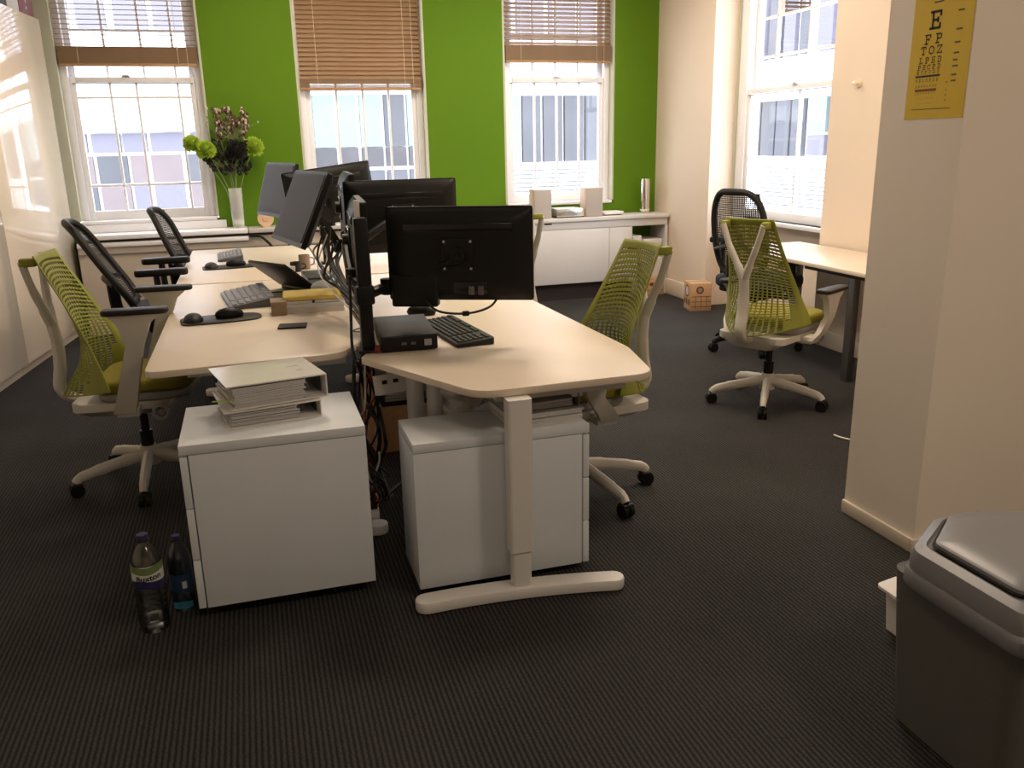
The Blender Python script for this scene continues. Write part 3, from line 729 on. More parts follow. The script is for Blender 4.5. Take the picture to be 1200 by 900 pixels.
def ring(mb, c, R, r, n=20, m=8):
    vs = []; 
    for i in range(n):
        a = 2 * PI * i / n
        for j in range(m):
            b = 2 * PI * j / m
            vs.append((c[0] + r * math.sin(b), c[1] + (R + r * math.cos(b)) * math.cos(a), c[2] + (R + r * math.cos(b)) * math.sin(a)))
    fs = [(i * m + j, i * m + (j + 1) % m, ((i + 1) % n) * m + (j + 1) % m, ((i + 1) % n) * m + j) for i in range(n) for j in range(m)]
    return mb.add(vs, fs)
green_chair(-0.55, 3.97, R_(-6), R_(-90), 'lime green web back chair pulled up to the desk with yellow pads')
green_chair(1.24, 3.17, R_(186), R_(-74), 'lime green web back chair tucked behind the angled desk', 0.18)
green_chair(2.73, 4.02, R_(27), R_(-127), 'lime green web back chair turned towards the wall desk', 0.17)
green_chair(1.34, 5.05, R_(176), R_(-60), 'lime green web back chair hidden behind the large black monitor', 0.18)

def black_surf(u, v, rec=0.10):
    hw = 0.215 * (1 - 0.12 * abs(2 * v - 0.9) ** 2.5)
    z = (0.55 + 0.57 * v) if rec < 0.15 else (0.54 + 0.52 * v)
    y = -0.20 - rec * v - 0.05 * math.sin(PI * v * 0.9) * 0.4 + 0.055 * u * u - 0.04 * (1 - v) * 0
    k = 1.0
    return Vector((u * hw, y, z))
def bk_loop(rec, n=40):
    out = []
    for i in range(n + 1):
        a = 2 * PI * i / n; c, s = math.cos(a), math.sin(a); e = 0.45
        u = math.copysign(abs(c) ** e, c); v = 0.5 + 0.5 * math.copysign(abs(s) ** (0.62), s)
        out.append(black_surf(u, v, rec))
    return out
def black_chair(x, y, ang, off, label, rec=0.10, drops=(0.0, 0.0)):
    t = thing('mesh_chair', label, 'chair', (x, y, 0), ang - PI / 2, group='black mesh task chairs')
    bf = part('kframe%s' % rec, 'back_frame', lambda mb: mb.tube(bk_loop(rec), 0.022, 10, cap=False), 'charcoal', t)
    part('kmesh%s' % rec, 'back_mesh', lambda mb: lattice(mb, lambda u, v: black_surf(u * 0.96, 0.02 + 0.96 * v, rec), 30, 44, lambda u, v: (None if (u * u) ** 4 + (abs(2 * v - 1)) ** 5 > 0.97 else (0.52, 0.52))), 'mesh_black', bf, smooth=40)
    part('klum%s' % rec, 'lumbar_band', lambda mb: mb.tube([black_surf(-0.97 + 1.94 * i / 12, 0.30 + 0.06 * math.sin(PI * i / 12), rec) + Vector((0, -0.015, 0)) for i in range(13)], 0.02, 8, sx=0.5), 'charcoal', bf)
    part('kspine', 'back_bracket', lambda mb: mb.tube(bez([(0, -0.02, 0.40), (0, -0.20, 0.41), (0, -0.285, 0.50), (0, -0.30, 0.70)], 5), 0.026, 10, sx=1.5), 'black', t)
    part('kseat', 'seat', lambda mb: mb.prism(rrect(-0.245, 0.245, -0.21, 0.27, 0.10), 0.45, 0.535, 0.032, 5), 'blue_fabric', t)
    part('kpan', 'seat_pan', lambda mb: mb.prism(rrect(-0.22, 0.22, -0.19, 0.24, 0.09), 0.42, 0.449, 0.008, 2), 'black', t)
    part('kmech', 'tilt_mechanism', lambda mb: mb.box((-0.09, -0.12, 0.36), (0.09, 0.12, 0.419), 0.015), 'black', t)
    for s in (-1, 1):
        dr = drops[0] if s < 0 else drops[1]
        ap = part('karm%d%s' % (s, dr), 'arm_post', lambda mb: mb.tube(bez([(s * 0.16, 0.0, 0.405), (s * 0.27, 0.0, 0.41), (s * 0.295, -0.01, 0.50), (s * 0.295, -0.02, 0.745 - dr)], 5), 0.017, 8, sx=1.5), 'black', t)
        part('kpad%d%s' % (s, dr), 'arm_pad', lambda mb: mb.prism(rrect(s * 0.295 - 0.04, s * 0.295 + 0.04, -0.14, 0.16, 0.03), 0.745 - dr, 0.785 - dr, 0.012, 3), 'black', ap)
    part('kcyl', 'gas_cylinder', lambda mb: mb.cyl((0, 0, 0.15), (0, 0, 0.25), 0.028, n=16).cyl((0, 0, 0.25), (0, 0, 0.36), 0.018, n=16), 'black', t)
    five_star(t, off - (ang - PI / 2), 'k', 'black')
    return t
black_chair(-0.56, 5.72, R_(2), R_(-100), 'black mesh chair standing right behind the lime green chair', 0.30)
black_chair(-0.27, 6.55, R_(-7), R_(-100), 'black mesh chair tucked under the desk by the window ledge', 0.20, (0.12, 0.12))
black_chair(3.38, 5.19, R_(20), R_(-110), 'black mesh chair between the alcove window and the wall desk', 0.10, (0.0, 0.12))
#@@SMALL
# ================================================================== BLINDS
def blind(wi, zb, stack, tilt, label, zstep=0.037, ztop=2.98):
    x0, x1 = (OPEN[wi][0] + (0.10 if wi == 0 else 0), OPEN[wi][1]); xm = (x0 + x1) / 2; w = (x1 - x0) - 0.07
    t = thing('wooden_blind', label, 'blind', (xm, YB + 0.04, zb), group='wooden venetian blinds')
    MB().box((-w / 2, -0.025, ztop - zb - 0.01), (w / 2, 0.025, ztop - zb + 0.035), 0.004).build('head_rail', 'bamboo', t)
    MB().box((-w / 2, -0.024, 0.0), (w / 2, 0.024, 0.022), 0.005).build('bottom_rail', 'bamboo', t)
    n_st = max(1, int((stack - 0.024) / 0.0044))
    z = 0.0245
    key = 'slat%d' % wi
    sl = lambda mb: mb.box((-w / 2, -0.024, -0.0015), (w / 2, 0.024, 0.0015))
    for k in range(n_st):
        part(key, 'slat', sl, 'slat', t, Matrix.Translation((0, 0, z + k * 0.0044)) @ Matrix.Rotation(R_(3), 4, 'X'), smooth=0)
    z += n_st * 0.0044 + 0.012
    while z < ztop - zb - 0.02:
        part(key, 'slat', sl, 'slat', t, Matrix.Translation((0, 0, z)) @ Matrix.Rotation(R_(tilt), 4, 'X'), smooth=0)
        z += zstep
    for q in (-0.36, 0.36):
        MB().cyl((q * w, -0.028, 0.02), (q * w, -0.028, ztop - zb), 0.0022, n=6).build('ladder_cord', 'cord', t)
    MB().cyl((w * 0.43, -0.034, -0.22 if wi == 0 else 0.0), (w * 0.43, -0.034, ztop - zb), 0.002, n=6).build('pull_cord', 'cord', t)
    return t
blind(0, 2.125, 0.155, 2, 'wooden blind with open slats and a thick lowered stack beside the storage')
blind(1, 1.935, 0.10, 58, 'closed wooden blind behind the row of monitors')
blind(2, 2.17, 0.16, 34, 'half open wooden blind above the stereo speakers')

# ================================================================== MONITORS
def monitor(label, c, yaw, tilt=0.0, roll=0.0, w=0.555, h=0.35, chin=False, white_tag=False, lit=False):
    t = thing('monitor', label, 'monitor', c, 0, group='black monitors on the desk arms')
    t.rotation_mode = 'QUATERNION'
    t.rotation_quaternion = (Matrix.Rotation(yaw, 3, 'Z') @ Matrix.Rotation(tilt, 3, 'X') @ Matrix.Rotation(roll, 3, 'Y')).to_quaternion()
    def xz(r, y): return [(p[0], y, p[1]) for p in r]
    k = '%.2f%.2f' % (w, h)
    part('mb' + k, 'bezel', lambda mb: mb.loft([xz(rrect(-w / 2, w / 2, -h / 2, h / 2, 0.010), -0.012), xz(rrect(-w / 2, w / 2, -h / 2, h / 2, 0.010), 0.012)]), 'black', t)
    part('ms' + k, 'screen', lambda mb: mb.box((-w / 2 + 0.016, -0.0145, -h / 2 + 0.022), (w / 2 - 0.016, -0.0121, h / 2 - 0.016)), 'screen', t, smooth=0)
    sh = part('mk' + k, 'back_shell', lambda mb: mb.loft([xz(rrect(-w / 2 + 0.004, w / 2 - 0.004, -h / 2 + 0.004, h / 2 - 0.004, 0.012), 0.0125), xz(rrect(-w / 2 + 0.02, w / 2 - 0.02, -h / 2 + 0.02, h / 2 - 0.02, 0.02), 0.030), xz(rrect(-w / 2 + 0.08, w / 2 - 0.08, -h / 2 + 0.05, h / 2 - 0.06, 0.03), 0.046)]), 'black', t, smooth=40)
    part('mg' + k, 'vent_slot', lambda mb: mb.box((-w * 0.37, 0.0405, h * 0.24), (w * 0.37, 0.0475, h * 0.33), 0.003), 'black_gloss', sh)
    part('mv' + k, 'mount_plate', lambda mb: mb.box((-0.06, 0.046, -0.06), (0.06, 0.052, 0.06), 0.004).cyl((0, 0.052, 0), (0, 0.075, 0), 0.030, n=20), 'black', t)
    for a in (-0.05, 0.05):
        for b in (-0.05, 0.05):
            part('mscrew', 'screw', lambda mb: mb.cyl((0, 0.052, 0), (0, 0.0555, 0), 0.005, n=8), 'silver', t, Matrix.Translation((a, 0, b)))
    part('mc' + k, 'connector_block', lambda mb: mb.box((-0.11, 0.03, -h / 2 + 0.03), (0.02, 0.05, -h / 2 + 0.075), 0.004), 'black_gloss', t)
    for a in (-0.085, -0.05):
        part('mplug' + k, 'plug', lambda mb: mb.box((-0.011, 0.05, -h / 2 + 0.028), (0.011, 0.062, -h / 2 + 0.06), 0.003), 'graphite', t, Matrix.Translation((a, 0, 0)))
    if chin: MB().box((-w / 2 + 0.36, 0.0, -h / 2 - 0.022), (w / 2 - 0.015, 0.05, -h / 2 + 0.10), 0.010, 3).build('speaker_bar', 'black', t)
    if white_tag: MB().box((-w / 2 - 0.001, 0.013, h / 2 - 0.055), (-w / 2 + 0.012, 0.034, h / 2 + 0.008), 0.003).build('tag', 'paper', t)
    return t
monitor('large black monitor seen from its back above the mini computer', (0.742, 3.115, 1.066), R_(155.5), chin=True)
monitor('black monitor seen from its back standing behind the large monitor', (0.715, 4.22, 1.128), R_(180))
monitor('tilted grey screen monitor beside the open black laptop', (0.225, 4.08, 1.195), R_(-79), R_(-25))
monitor('tilted grey screen monitor nearest the flower vase', (0.185, 5.86, 1.20), R_(-73), R_(-17))
monitor('black monitor with a tilted top edge against the middle window', (0.50, 5.60, 1.17), R_(183), 0, R_(7))
monitor('edge-on black monitor with a white tag beside the post', (0.415, 3.42, 1.10), R_(86), white_tag=True, h=0.33, w=0.5)
monitor('edge-on black monitor wedged between two screens', (0.50, 4.52, 1.16), R_(87))

def arm_stand(label, x, y, ztop, arms):
    t = thing('monitor_stand', label, 'monitor arm', (x, y, 0.72), group='black monitor arm posts')
    MB().box((-0.04, -0.045, 0.0), (0.04, 0.045, 0.012), 0.004).build('clamp_base', 'black', t)
    MB().box((-0.024, -0.024, 0.012), (0.024, 0.024, ztop - 0.72), 0.005).build('post', 'black', t)
    for P, r in arms:
        a = MB().tube(bez([Vector(p) - Vector((x, y, 0.72)) for p in P], 5), r, 10).build('arm', 'black', t)
        q = Vector(P[1]) - Vector((x, y, 0.72))
        MB().cyl(q + Vector((0, 0, -0.03)), q + Vector((0, 0, 0.03)), r * 1.35, n=14).build('joint', 'black', a)
    MB().box((-0.034, -0.034, 0.18), (0.034, 0.034, 0.25), 0.008).build('collar', 'black', t)
    return t
arm_stand('black square monitor arm post clamped at the angled desk tip', 0.375, 3.12, 1.215, (([(0.375, 3.12, 0.93), (0.48, 3.24, 0.94), (0.62, 3.16, 1.0), (0.73, 3.045, 1.06)], 0.02), ([(0.375, 3.12, 0.95), (0.345, 3.22, 0.99), (0.35, 3.40, 1.08), (0.36, 3.42, 1.10)], 0.018)))
arm_stand('black monitor arm post behind the tilted grey screen', 0.45, 4.14, 1.10, (([(0.45, 4.14, 0.95), (0.40, 4.2, 1.0), (0.34, 4.14, 1.10), (0.285, 4.10, 1.17)], 0.02), ([(0.45, 4.14, 1.0), (0.50, 4.10, 1.03), (0.62, 4.12, 1.10), (0.71, 4.15, 1.13)], 0.02)))
arm_stand('black monitor arm post by the monitors close to the window', 0.46, 5.72, 1.06, (([(0.46, 5.72, 0.95), (0.41, 5.8, 1.0), (0.34, 5.86, 1.12), (0.255, 5.86, 1.18)], 0.02), ([(0.46, 5.72, 0.95), (0.50, 5.68, 1.0), (0.50, 5.56, 1.10), (0.50, 5.535, 1.16)], 0.02)))

# ================================================================== DESK ITEMS
def keyboard(label, c, yaw, L=0.44, D=0.15, base='charcoal', keys='key_black', rise=0.02, rows=6, cols=20, tray=False):
    t = thing('keyboard', label, 'keyboard', c, yaw, group='desk keyboards')
    def zt(y): return 0.012 + rise * (y + D / 2) / D
    b = MB(); pr = rrect(-L / 2, L / 2, -D / 2, D / 2, 0.012)
    b.loft([[(x, y, 0.0) for x, y in pr], [(x, y, zt(y) - 0.003) for x, y in pr], [(x * 0.985, y * 0.97, zt(y)) for x, y in pr]]); b.build('case', base, t)
    k = MB(); pw, pd = (L - 0.03) / cols, (D - 0.03) / rows
    for i in range(cols):
        if i in (cols - 5, ): continue
        for j in range(rows):
            if j == rows - 1 and i % 5 == 1: continue
            x = -L / 2 + 0.015 + (i + 0.5) * pw; y = -D / 2 + 0.012 + (j + 0.5) * pd + (0.006 if j == rows - 1 else 0)
            z = zt(y); a, q = pw * 0.43, pd * 0.42
            k.add([(x - a, y - q, z - .002), (x + a, y - q, z - .002), (x + a, y + q, z - .002), (x - a, y + q, z - .002), (x - a * .8, y - q * .75, z + .006), (x + a * .8, y - q * .75, z + .006), (x + a * .8, y + q * .8, z + .006), (x - a * .8, y + q * .8, z + .006)],
                  [(4, 5, 6, 7), (0, 1, 5, 4), (1, 2, 6, 5), (2, 3, 7, 6), (3, 0, 4, 7)])
    k.build('keys', keys, t, smooth=0, kind='stuff')
    if tray:
        MB().box((-L / 2 + 0.05, D / 2 - 0.04, zt(D / 2) - 0.012), (-L / 2 + 0.27, D / 2 - 0.022, zt(D / 2) + 0.001), 0.003).build('media_strip', 'black', t)
    return t
keyboard('grey multimedia keyboard with pale keys beside the yellow pads', (-0.055, 4.47, 0.722), R_(-84), 0.50, 0.22, 'kb_grey', 'key_grey', 0.035, 6, 19, True)
keyboard('small grey keyboard on the desk by the window ledge', (-0.165, 6.35, 0.722), R_(-88), 0.44, 0.17, 'kb_grey', 'key_grey', 0.025, 6, 19)
keyboard('black keyboard lying beside the mini computer', (0.748, 3.29, 0.722), R_(-84), 0.50, 0.155, 'charcoal', 'key_black', 0.014, 6, 20)

def mouse(label, c, yaw, s=1.0):
    t = thing('computer_mouse', label, 'mouse', c, yaw)
    b = MB(); rings = []
    for z, k in ((0.0, 0.90), (0.010, 1.0), (0.022, 0.90), (0.032, 0.62), (0.037, 0.25)):
        rings.append([(0.032 * k * s * math.cos(a) , 0.056 * k * s * math.sin(a) - 0.006 * (1 - k), z * s) for a in [2 * PI * i / 20 for i in range(20)]])
    b.loft(rings); b.build('shell', 'black', t, smooth=60)
    MB().cyl((-0.004, 0.026 * s, 0.030 * s), (0.004, 0.026 * s, 0.030 * s), 0.008, n=12).build('scroll_wheel', 'charcoal', t)
    return t
def mouse_pad(label, c, yaw):
    t = thing('mouse_mat', label, 'mouse mat', c, yaw, group='gel wrist rest mouse mats')
    MB().prism(rpoly([(-0.18, -0.09), (-0.02, -0.10), (0.17, -0.085), (0.17, 0.085), (-0.02, 0.10), (-0.18, 0.09)], [0.05, 0.1, 0.08, 0.08, 0.1, 0.05]), 0, 0.006, 0.002).build('mat', 'charcoal', t)
    MB().sph((-0.125, 0, 0.008), 0.05, (0.85, 1.55, 0.62)).build('wrist_rest', 'charcoal', t)
    return t
mouse_pad('black gel mouse mat on the desk with yellow pads', (-0.165, 3.99, 0.721), R_(6)); mouse('black mouse resting on the gel mat near the yellow pads', (-0.135, 4.0, 0.7275), R_(-84), 1.15)
mouse_pad('black gel mouse mat on the desk by the window ledge', (-0.15, 5.83, 0.721), R_(4)); mouse('black mouse resting on the gel mat by the window ledge', (-0.12, 5.84, 0.7275), R_(-84), 1.15)
mouse('black mouse on the angled desk behind the keyboard', (0.70, 3.74, 0.721), R_(60), 1.25)

t = thing('mini_computer', 'slim black mini computer on the angled desk', 'computer', (0.535, 3.25, 0.721), R_(-4))
MB().box((-0.105, -0.20, 0.004), (0.105, 0.20, 0.062), 0.004).build('case', 'charcoal', t)
MB().box((-0.104, -0.203, 0.008), (0.104, -0.2, 0.058), 0.001).build('front_panel', 'black', t)
MB().box((0.055, -0.2045, 0.02), (0.082, -0.203, 0.044)).build('sticker', 'ink_blue' if 'ink_blue' in MT else 'key_grey', t, smooth=0)
for a in (-0.03, 0.005): MB().box((a, -0.2042, 0.026), (a + 0.018, -0.203, 0.036)).build('port', 'graphite', t, smooth=0)
for a in (-0.08, 0.08):
    for b in (-0.17, 0.17): MB().cyl((a, b, 0), (a, b, 0.005), 0.01, n=10).build('rubber_foot', 'black', t)
MB().box((-0.130, -0.195, 0.0), (-0.108, -0.15, 0.022), 0.003).build('red_dongle', 'red', t)

# laptop opened wide
t = thing('laptop', 'open black laptop lying wide open between the desks', 'laptop', (0.31, 4.72, 0.721), R_(-58))
MB().box((-0.165, -0.115, 0.0), (0.165, 0.115, 0.022), 0.004).build('base', 'black', t)
MB().box((-0.14, -0.08, 0.022), (0.14, 0.05, 0.0235)).build('keyboard_deck', 'charcoal', t, smooth=0)
lid = MB(Matrix.Translation((0, -0.118, 0.026)) @ Matrix.Rotation(R_(-38), 4, 'X')).box((-0.165, -0.235, -0.008), (0.165, 0.0, 0.008), 0.004).build('lid', 'black', t)
MB(Matrix.Translation((0, -0.118, 0.026)) @ Matrix.Rotation(R_(-38), 4, 'X')).box((-0.15, -0.21, 0.0085), (0.15, -0.02, 0.0095)).build('display', 'black_gloss', lid, smooth=0)
MB().cyl((-0.14, -0.118, 0.016), (0.14, -0.118, 0.016), 0.009, n=10).build('hinge', 'graphite', t)

# paper stacks by the yellow pads
def sheets(mb, w, d, z0, z1, n, jit, rnd):
    h = (z1 - z0) / n
    for i in range(n):
        a, b, r = rnd.uniform(-jit, jit), rnd.uniform(-jit, jit), rnd.uniform(-0.02, 0.02)
        mb.box((-w / 2 + a, -d / 2 + b, z0 + i * h), (w / 2 + a, d / 2 + b, z0 + (i + 1) * h - 0.0006), M=RZ(r))
    return mb
rnd = random.Random(3)
t = thing('paper_stack', 'stack of white paper under the yellow pads on the desk', 'paper stack', (0.255, 4.10, 0.721), R_(-3))
sheets(MB(), 0.27, 0.21, 0.0, 0.042, 6, 0.004, rnd).build('sheets', 'paper', t, smooth=0)
t = thing('paper_pad', 'thick yellow paper pads on top of the white paper stack', 'paper pad', (0.25, 4.10, 0.765), R_(-2))
sheets(MB(), 0.275, 0.20, 0.0, 0.012, 2, 0.003, rnd).build('white_pad', 'paper', t, smooth=0)
MB().box((-0.14, -0.10, 0.0125), (0.14, 0.10, 0.034), 0.007, 3).build('yellow_pad', 'yellow', t)
MB().box((-0.01, -0.102, 0.001), (0.002, -0.10, 0.011)).build('clip', 'black', t, smooth=0)
tag(MB(Matrix.Translation((0.085, 4.03, 0.721))).box((-0.034, -0.06, 0), (0.034, 0.06, 0.062), 0.003).box((-0.036, -0.062, 0.045), (0.036, 0.062, 0.064), 0.003).build('lidded_box', 'wood_box'), 'small taupe lidded box beside the yellow pads', 'box')
tag(MB(Matrix.Translation((0.128, 3.69, 0.721)) @ RZ(R_(-8))).prism(rrect(-0.06, 0.06, -0.045, 0.045, 0.008), 0, 0.008, 0.002).build('mobile_phone', 'charcoal'), 'dark flat phone lying alone on the desk', 'phone')

# clutter between the screens
t = thing('docking_station', 'black docking station under the tilted screen by the laptop', 'dock', (0.33, 5.06, 0.721), R_(-86))
MB().box((-0.16, -0.06, 0), (0.16, 0.06, 0.03), 0.006).build('body', 'charcoal', t); MB().box((-0.12, -0.062, 0.008), (0.12, -0.06, 0.02)).build('port_strip', 'graphite', t, smooth=0)
t = thing('grey_pouch', 'grey fabric pouch lying under the cables by the post', 'pouch', (0.335, 4.42, 0.721), R_(-80))
MB().sph((0, 0, 0.04), 0.1, (1.1, 0.75, 0.42)).build('body', 'mech_grey', t); MB().tube([(-0.09, -0.03, 0.052), (0, -0.045, 0.064), (0.09, -0.03, 0.052)], 0.004, 6).build('zip', 'charcoal', t)
for x, y, h, r, m, nm, lb, ct in ((0.30, 5.52, 0.09, 0.035, 'wood_box', 'mug', 'brown mug below the screen nearest the vase', 'mug'), (0.24, 5.42, 0.06, 0.034, 'charcoal', 'mug', 'dark short mug below the screen nearest the vase', 'mug')):
    t = thing(nm, lb, ct, (x, y, 0.721)); MB().lathe([(r * 0.85, 0), (r, 0.008), (r, h), (r - 0.004, h), (r - 0.006, 0.012), (0.001, 0.01)], 20).build('body', m, t)
    MB().tube(bez([(r, 0, h * .8), (r + 0.025, 0, h * .7), (r + 0.022, 0, h * .35), (r, 0, h * .25)], 4), 0.004, 6).build('handle', m, t)
t = thing('note_block', 'pale stack of note cards beside the dark mug', 'note block', (0.17, 5.40, 0.721), R_(10))
sheets(MB(), 0.11, 0.09, 0, 0.04, 5, 0.003, rnd).build('cards', 'paper2', t, smooth=0)

# binders on the near pedestal
def ring_binder(label, c, yaw, L, D, z, paper, open_left=0.0):
    t = thing('ring_binder', label, 'binder', c, yaw, group='white lever arch binders')
    MB().box((-L / 2, -D / 2, 0), (L / 2, D / 2, 0.004), 0.001).build('lower_cover', 'binder', t)
    MB().box((L / 2 - 0.004, -D / 2, 0.0045), (L / 2, D / 2, z - 0.0045)).build('spine', 'binder', t, smooth=0)
    MB().add([(-L / 2 - 0.01, -D / 2, z - 0.004 + open_left), (L / 2, -D / 2, z - 0.004), (L / 2, D / 2, z - 0.004), (-L / 2 - 0.01, D / 2, z - 0.004 + open_left),
              (-L / 2 - 0.01, -D / 2, z + open_left), (L / 2, -D / 2, z), (L / 2, D / 2, z), (-L / 2 - 0.01, D / 2, z + open_left)],
             [(0, 1, 2, 3), (4, 5, 6, 7), (0, 1, 5, 4), (1, 2, 6, 5), (2, 3, 7, 6), (3, 0, 4, 7)]).build('upper_cover', 'binder', t, smooth=0)
    p = MB()
    n = 12; h = (z - 0.012) / n
    for i in range(n):
        a = rnd.uniform(-0.006, 0.004); b = rnd.uniform(-0.004, 0.004)
        p.box((-L / 2 + 0.012 + a, -D / 2 + 0.01 + b, 0.005 + i * h), (L / 2 - 0.075 + rnd.uniform(-0.006, 0.006), D / 2 - 0.01 + b, 0.005 + (i + 1) * h - 0.0012))
    p.build('sheets', paper, t, smooth=0)
    MB().box((L / 2 - 0.010, -D / 2 + 0.06, 0.006), (L / 2 - 0.0045, D / 2 - 0.06, z - 0.006)).build('lining', 'binder_in', t, smooth=0)
    for q in (-0.04, 0.04): MB().tube(bez([(L / 2 - 0.03, q, 0.005), (L / 2 - 0.05, q, z * 0.6), (L / 2 - 0.07, q, z * 0.75), (L / 2 - 0.09, q, z * 0.5)], 4), 0.0022, 6).build('ring', 'chrome', t)
    return t
ring_binder('thin white lever arch binder lowest on the drawer pedestal', (-0.005, 2.86, 0.6005), R_(9), 0.30, 0.27, 0.058, 'paper2')
u = ring_binder('thick white lever arch binder lying on the thin binder', (0.005, 2.875, 0.6605), R_(13), 0.315, 0.28, 0.078, 'paper2', 0.004)
MB().cbox((0.1577, 0.07, 0.04), (0.001, 0.05, 0.03)).build('spine_label', 'ink_grey', u, smooth=0)
MB().cbox((0.085, 0.02, 0.0788), (0.05, 0.006, 0.0006)).cbox((0.06, -0.045, 0.0788), (0.012, 0.008, 0.0006)).cbox((0.095, -0.045, 0.0788), (0.02, 0.008, 0.0006)).build('cover_print', 'mech_grey', u, smooth=0)
for k in range(4): MB(Matrix.Rotation(R_(10 * k - 14), 4, 'Z')).box((-0.163 - 0.016, -0.12 + 0.01 * k, 0.022 + 0.004 * k), (-0.140, -0.108 + 0.01 * k, 0.0228 + 0.004 * k)).build('page_flag', 'mum', u, smooth=0)
# on the second pedestal
t = thing('paper_stack', 'pile of paper on the pedestal behind the T leg', 'paper stack', (0.88, 2.655, 0.5455), R_(4))
sheets(MB(), 0.25, 0.23, 0, 0.05, 7, 0.005, rnd).build('sheets', 'paper2', t, smooth=0)
t = thing('letter_tray', 'dark smoked letter tray with papers on the pedestal paper pile', 'tray', (0.87, 2.685, 0.597), R_(4))
MB().box((-0.125, -0.14, 0), (0.125, 0.14, 0.004)).box((-0.125, -0.14, 0.004), (-0.121, 0.14, 0.05)).box((0.121, -0.14, 0.004), (0.125, 0.14, 0.05)).box((-0.121, 0.136, 0.004), (0.121, 0.14, 0.05)).build('tray_shell', 'mech_grey', t, smooth=0)
sheets(MB(), 0.21, 0.25, 0.005, 0.03, 5, 0.005, rnd).build('sheets', 'paper2', t, smooth=0)

# under the angled desk
t = thing('cable_tray', 'black wire tray of papers slung under the angled desk', 'tray', (0.53, 3.32, 0.50))
MB().box((-0.12, -0.22, 0), (0.12, 0.22, 0.006)).box((-0.12, -0.22, 0.006), (-0.114, 0.22, 0.05)).box((0.114, -0.22, 0.006), (0.12, 0.22, 0.05)).build('tray_shell', 'black', t, smooth=0)
for a in (-0.117, 0.117): MB().box((a - 0.004, -0.01, 0.05), (a + 0.004, 0.01, 0.193)).build('hanger', 'black', t, smooth=0)
sheets(MB(), 0.20, 0.36, 0.008, 0.04, 6, 0.006, rnd).build('sheets', 'paper', t, smooth=0)
t = thing('power_module', 'grey under-desk power module below the angled desk tip', 'power module', (0.455, 3.06, 0.60), R_(14))
MB(Matrix.Rotation(R_(-14), 4, 'X')).box((-0.075, -0.02, -0.035), (0.075, 0.02, 0.04), 0.004).build('housing', 'steel_white', t)
for a in (-0.045, 0.0): MB(Matrix.Rotation(R_(-14), 4, 'X')).cbox((a, -0.021, 0.012), (0.02, 0.003, 0.014)).build('socket', 'black', t, smooth=0)
MB().box((-0.02, 0.0, 0.038), (0.02, 0.02, 0.094)).build('bracket', 'steel_white', t, smooth=0)
# crumpled cloth bag hanging
rnd2 = random.Random(11)
mb = MB(); N = 14; vs = []; fs = []
for i in range(N):
    for j in range(N):
        a, b = i / (N - 1), j / (N - 1)
        vs.append((a * 0.20 - 0.10 + 0.012 * math.sin(9 * b + 3 * a), 0.03 * math.sin(7 * a + 2) + 0.025 * math.sin(11 * b + 5 * a) + rnd2.uniform(-.006, .006), 0.15 - b * (0.12 + 0.05 * math.sin(PI * a)) - 0.012 * math.sin(PI * a)))
for i in range(N - 1):
    for j in range(N - 1): fs.append((i * N + j, (i + 1) * N + j, (i + 1) * N + j + 1, i * N + j + 1))
cl = mb.add(vs, fs, Matrix.Translation((0.71, 2.985, 0.482))).build('crumpled_cloth', 'paper', smooth=60)
md = cl.modifiers.new('thickness', 'SOLIDIFY'); md.thickness = 0.003
tag(cl, 'crumpled white cloth hanging under the angled desk', 'cloth')
def carton(label, c, yaw, s, open_top=False, prints=()):
    t = thing('cardboard_box', label, 'box', c, yaw)
    MB().box((-s[0] / 2, -s[1] / 2, 0), (s[0] / 2, s[1] / 2, s[2]), 0.003).build('carton', 'card', t)
    MB().box((-s[0] / 2 - 0.0006, -0.025, s[2]), (s[0] / 2 + 0.0006, 0.025, s[2] + 0.0008)).build('tape', 'wood_box', t, smooth=0)
    for m, lo, hi in prints: MB().box(lo, hi).build('print', m, t, smooth=0)
    return t
carton('plain brown cardboard box on the floor under the desks', (0.68, 4.12, 0.0), R_(4), (0.42, 0.32, 0.34))

# ------------------------------------------------------------------ cables
def cable(pts, r, m, label, grp):
    o = MB().tube(bez(pts, 7), r, 7).build('cable', m, smooth=60); tag(o, label, 'cable', grp); return o
rc = random.Random(5)
LB = 'black cable in the tangle hanging between the two pedestals'
for k in range(12):
    x0, y0 = 0.36 + rc.uniform(-0.03, 0.035), 3.14 + rc.uniform(0.0, 0.12)
    P = [(x0, y0, 0.66)]
    for z in (0.52, 0.38, 0.24, 0.12): P.append((0.365 + rc.uniform(-0.05, 0.06), 3.16 + rc.uniform(-0.04, 0.12), z + rc.uniform(-0.03, 0.03)))
    P.append((0.36 + rc.uniform(-0.05, 0.09), 3.20 + rc.uniform(-0.02, 0.22), 0.008)); P.append((0.36 + rc.uniform(-0.1, 0.16), 3.36 + rc.uniform(-0.1, 0.2), 0.007))
    if k in (3, 7): cable(P, 0.0035, 'cable_red', 'red cable in the tangle hanging between the two pedestals', 'under-desk red cables')
    elif k in (5, 10): cable(P, 0.004, 'cable_white', 'white cable in the tangle hanging between the two pedestals', 'under-desk white cables')
    else: cable(P, 0.0045 + 0.003 * (k % 3 == 0), 'cable_black', LB, 'under-desk black cables')
for k in range(5):
    cable([(0.36 + 0.01 * k, 3.28 + 0.05 * k, 0.10), (0.39 + rc.uniform(-.03, .05), 3.2 + rc.uniform(-.05, .1), 0.16 + rc.uniform(-.05, .05)), (0.33 + rc.uniform(-.03, .05), 3.25, 0.24), (0.40, 3.3 + rc.uniform(-.05, .1), 0.14), (0.36, 3.25, 0.03 + 0.02 * k)], 0.004, 'cable_black', 'black cable coiled above the floor power strip', 'coiled black cables')
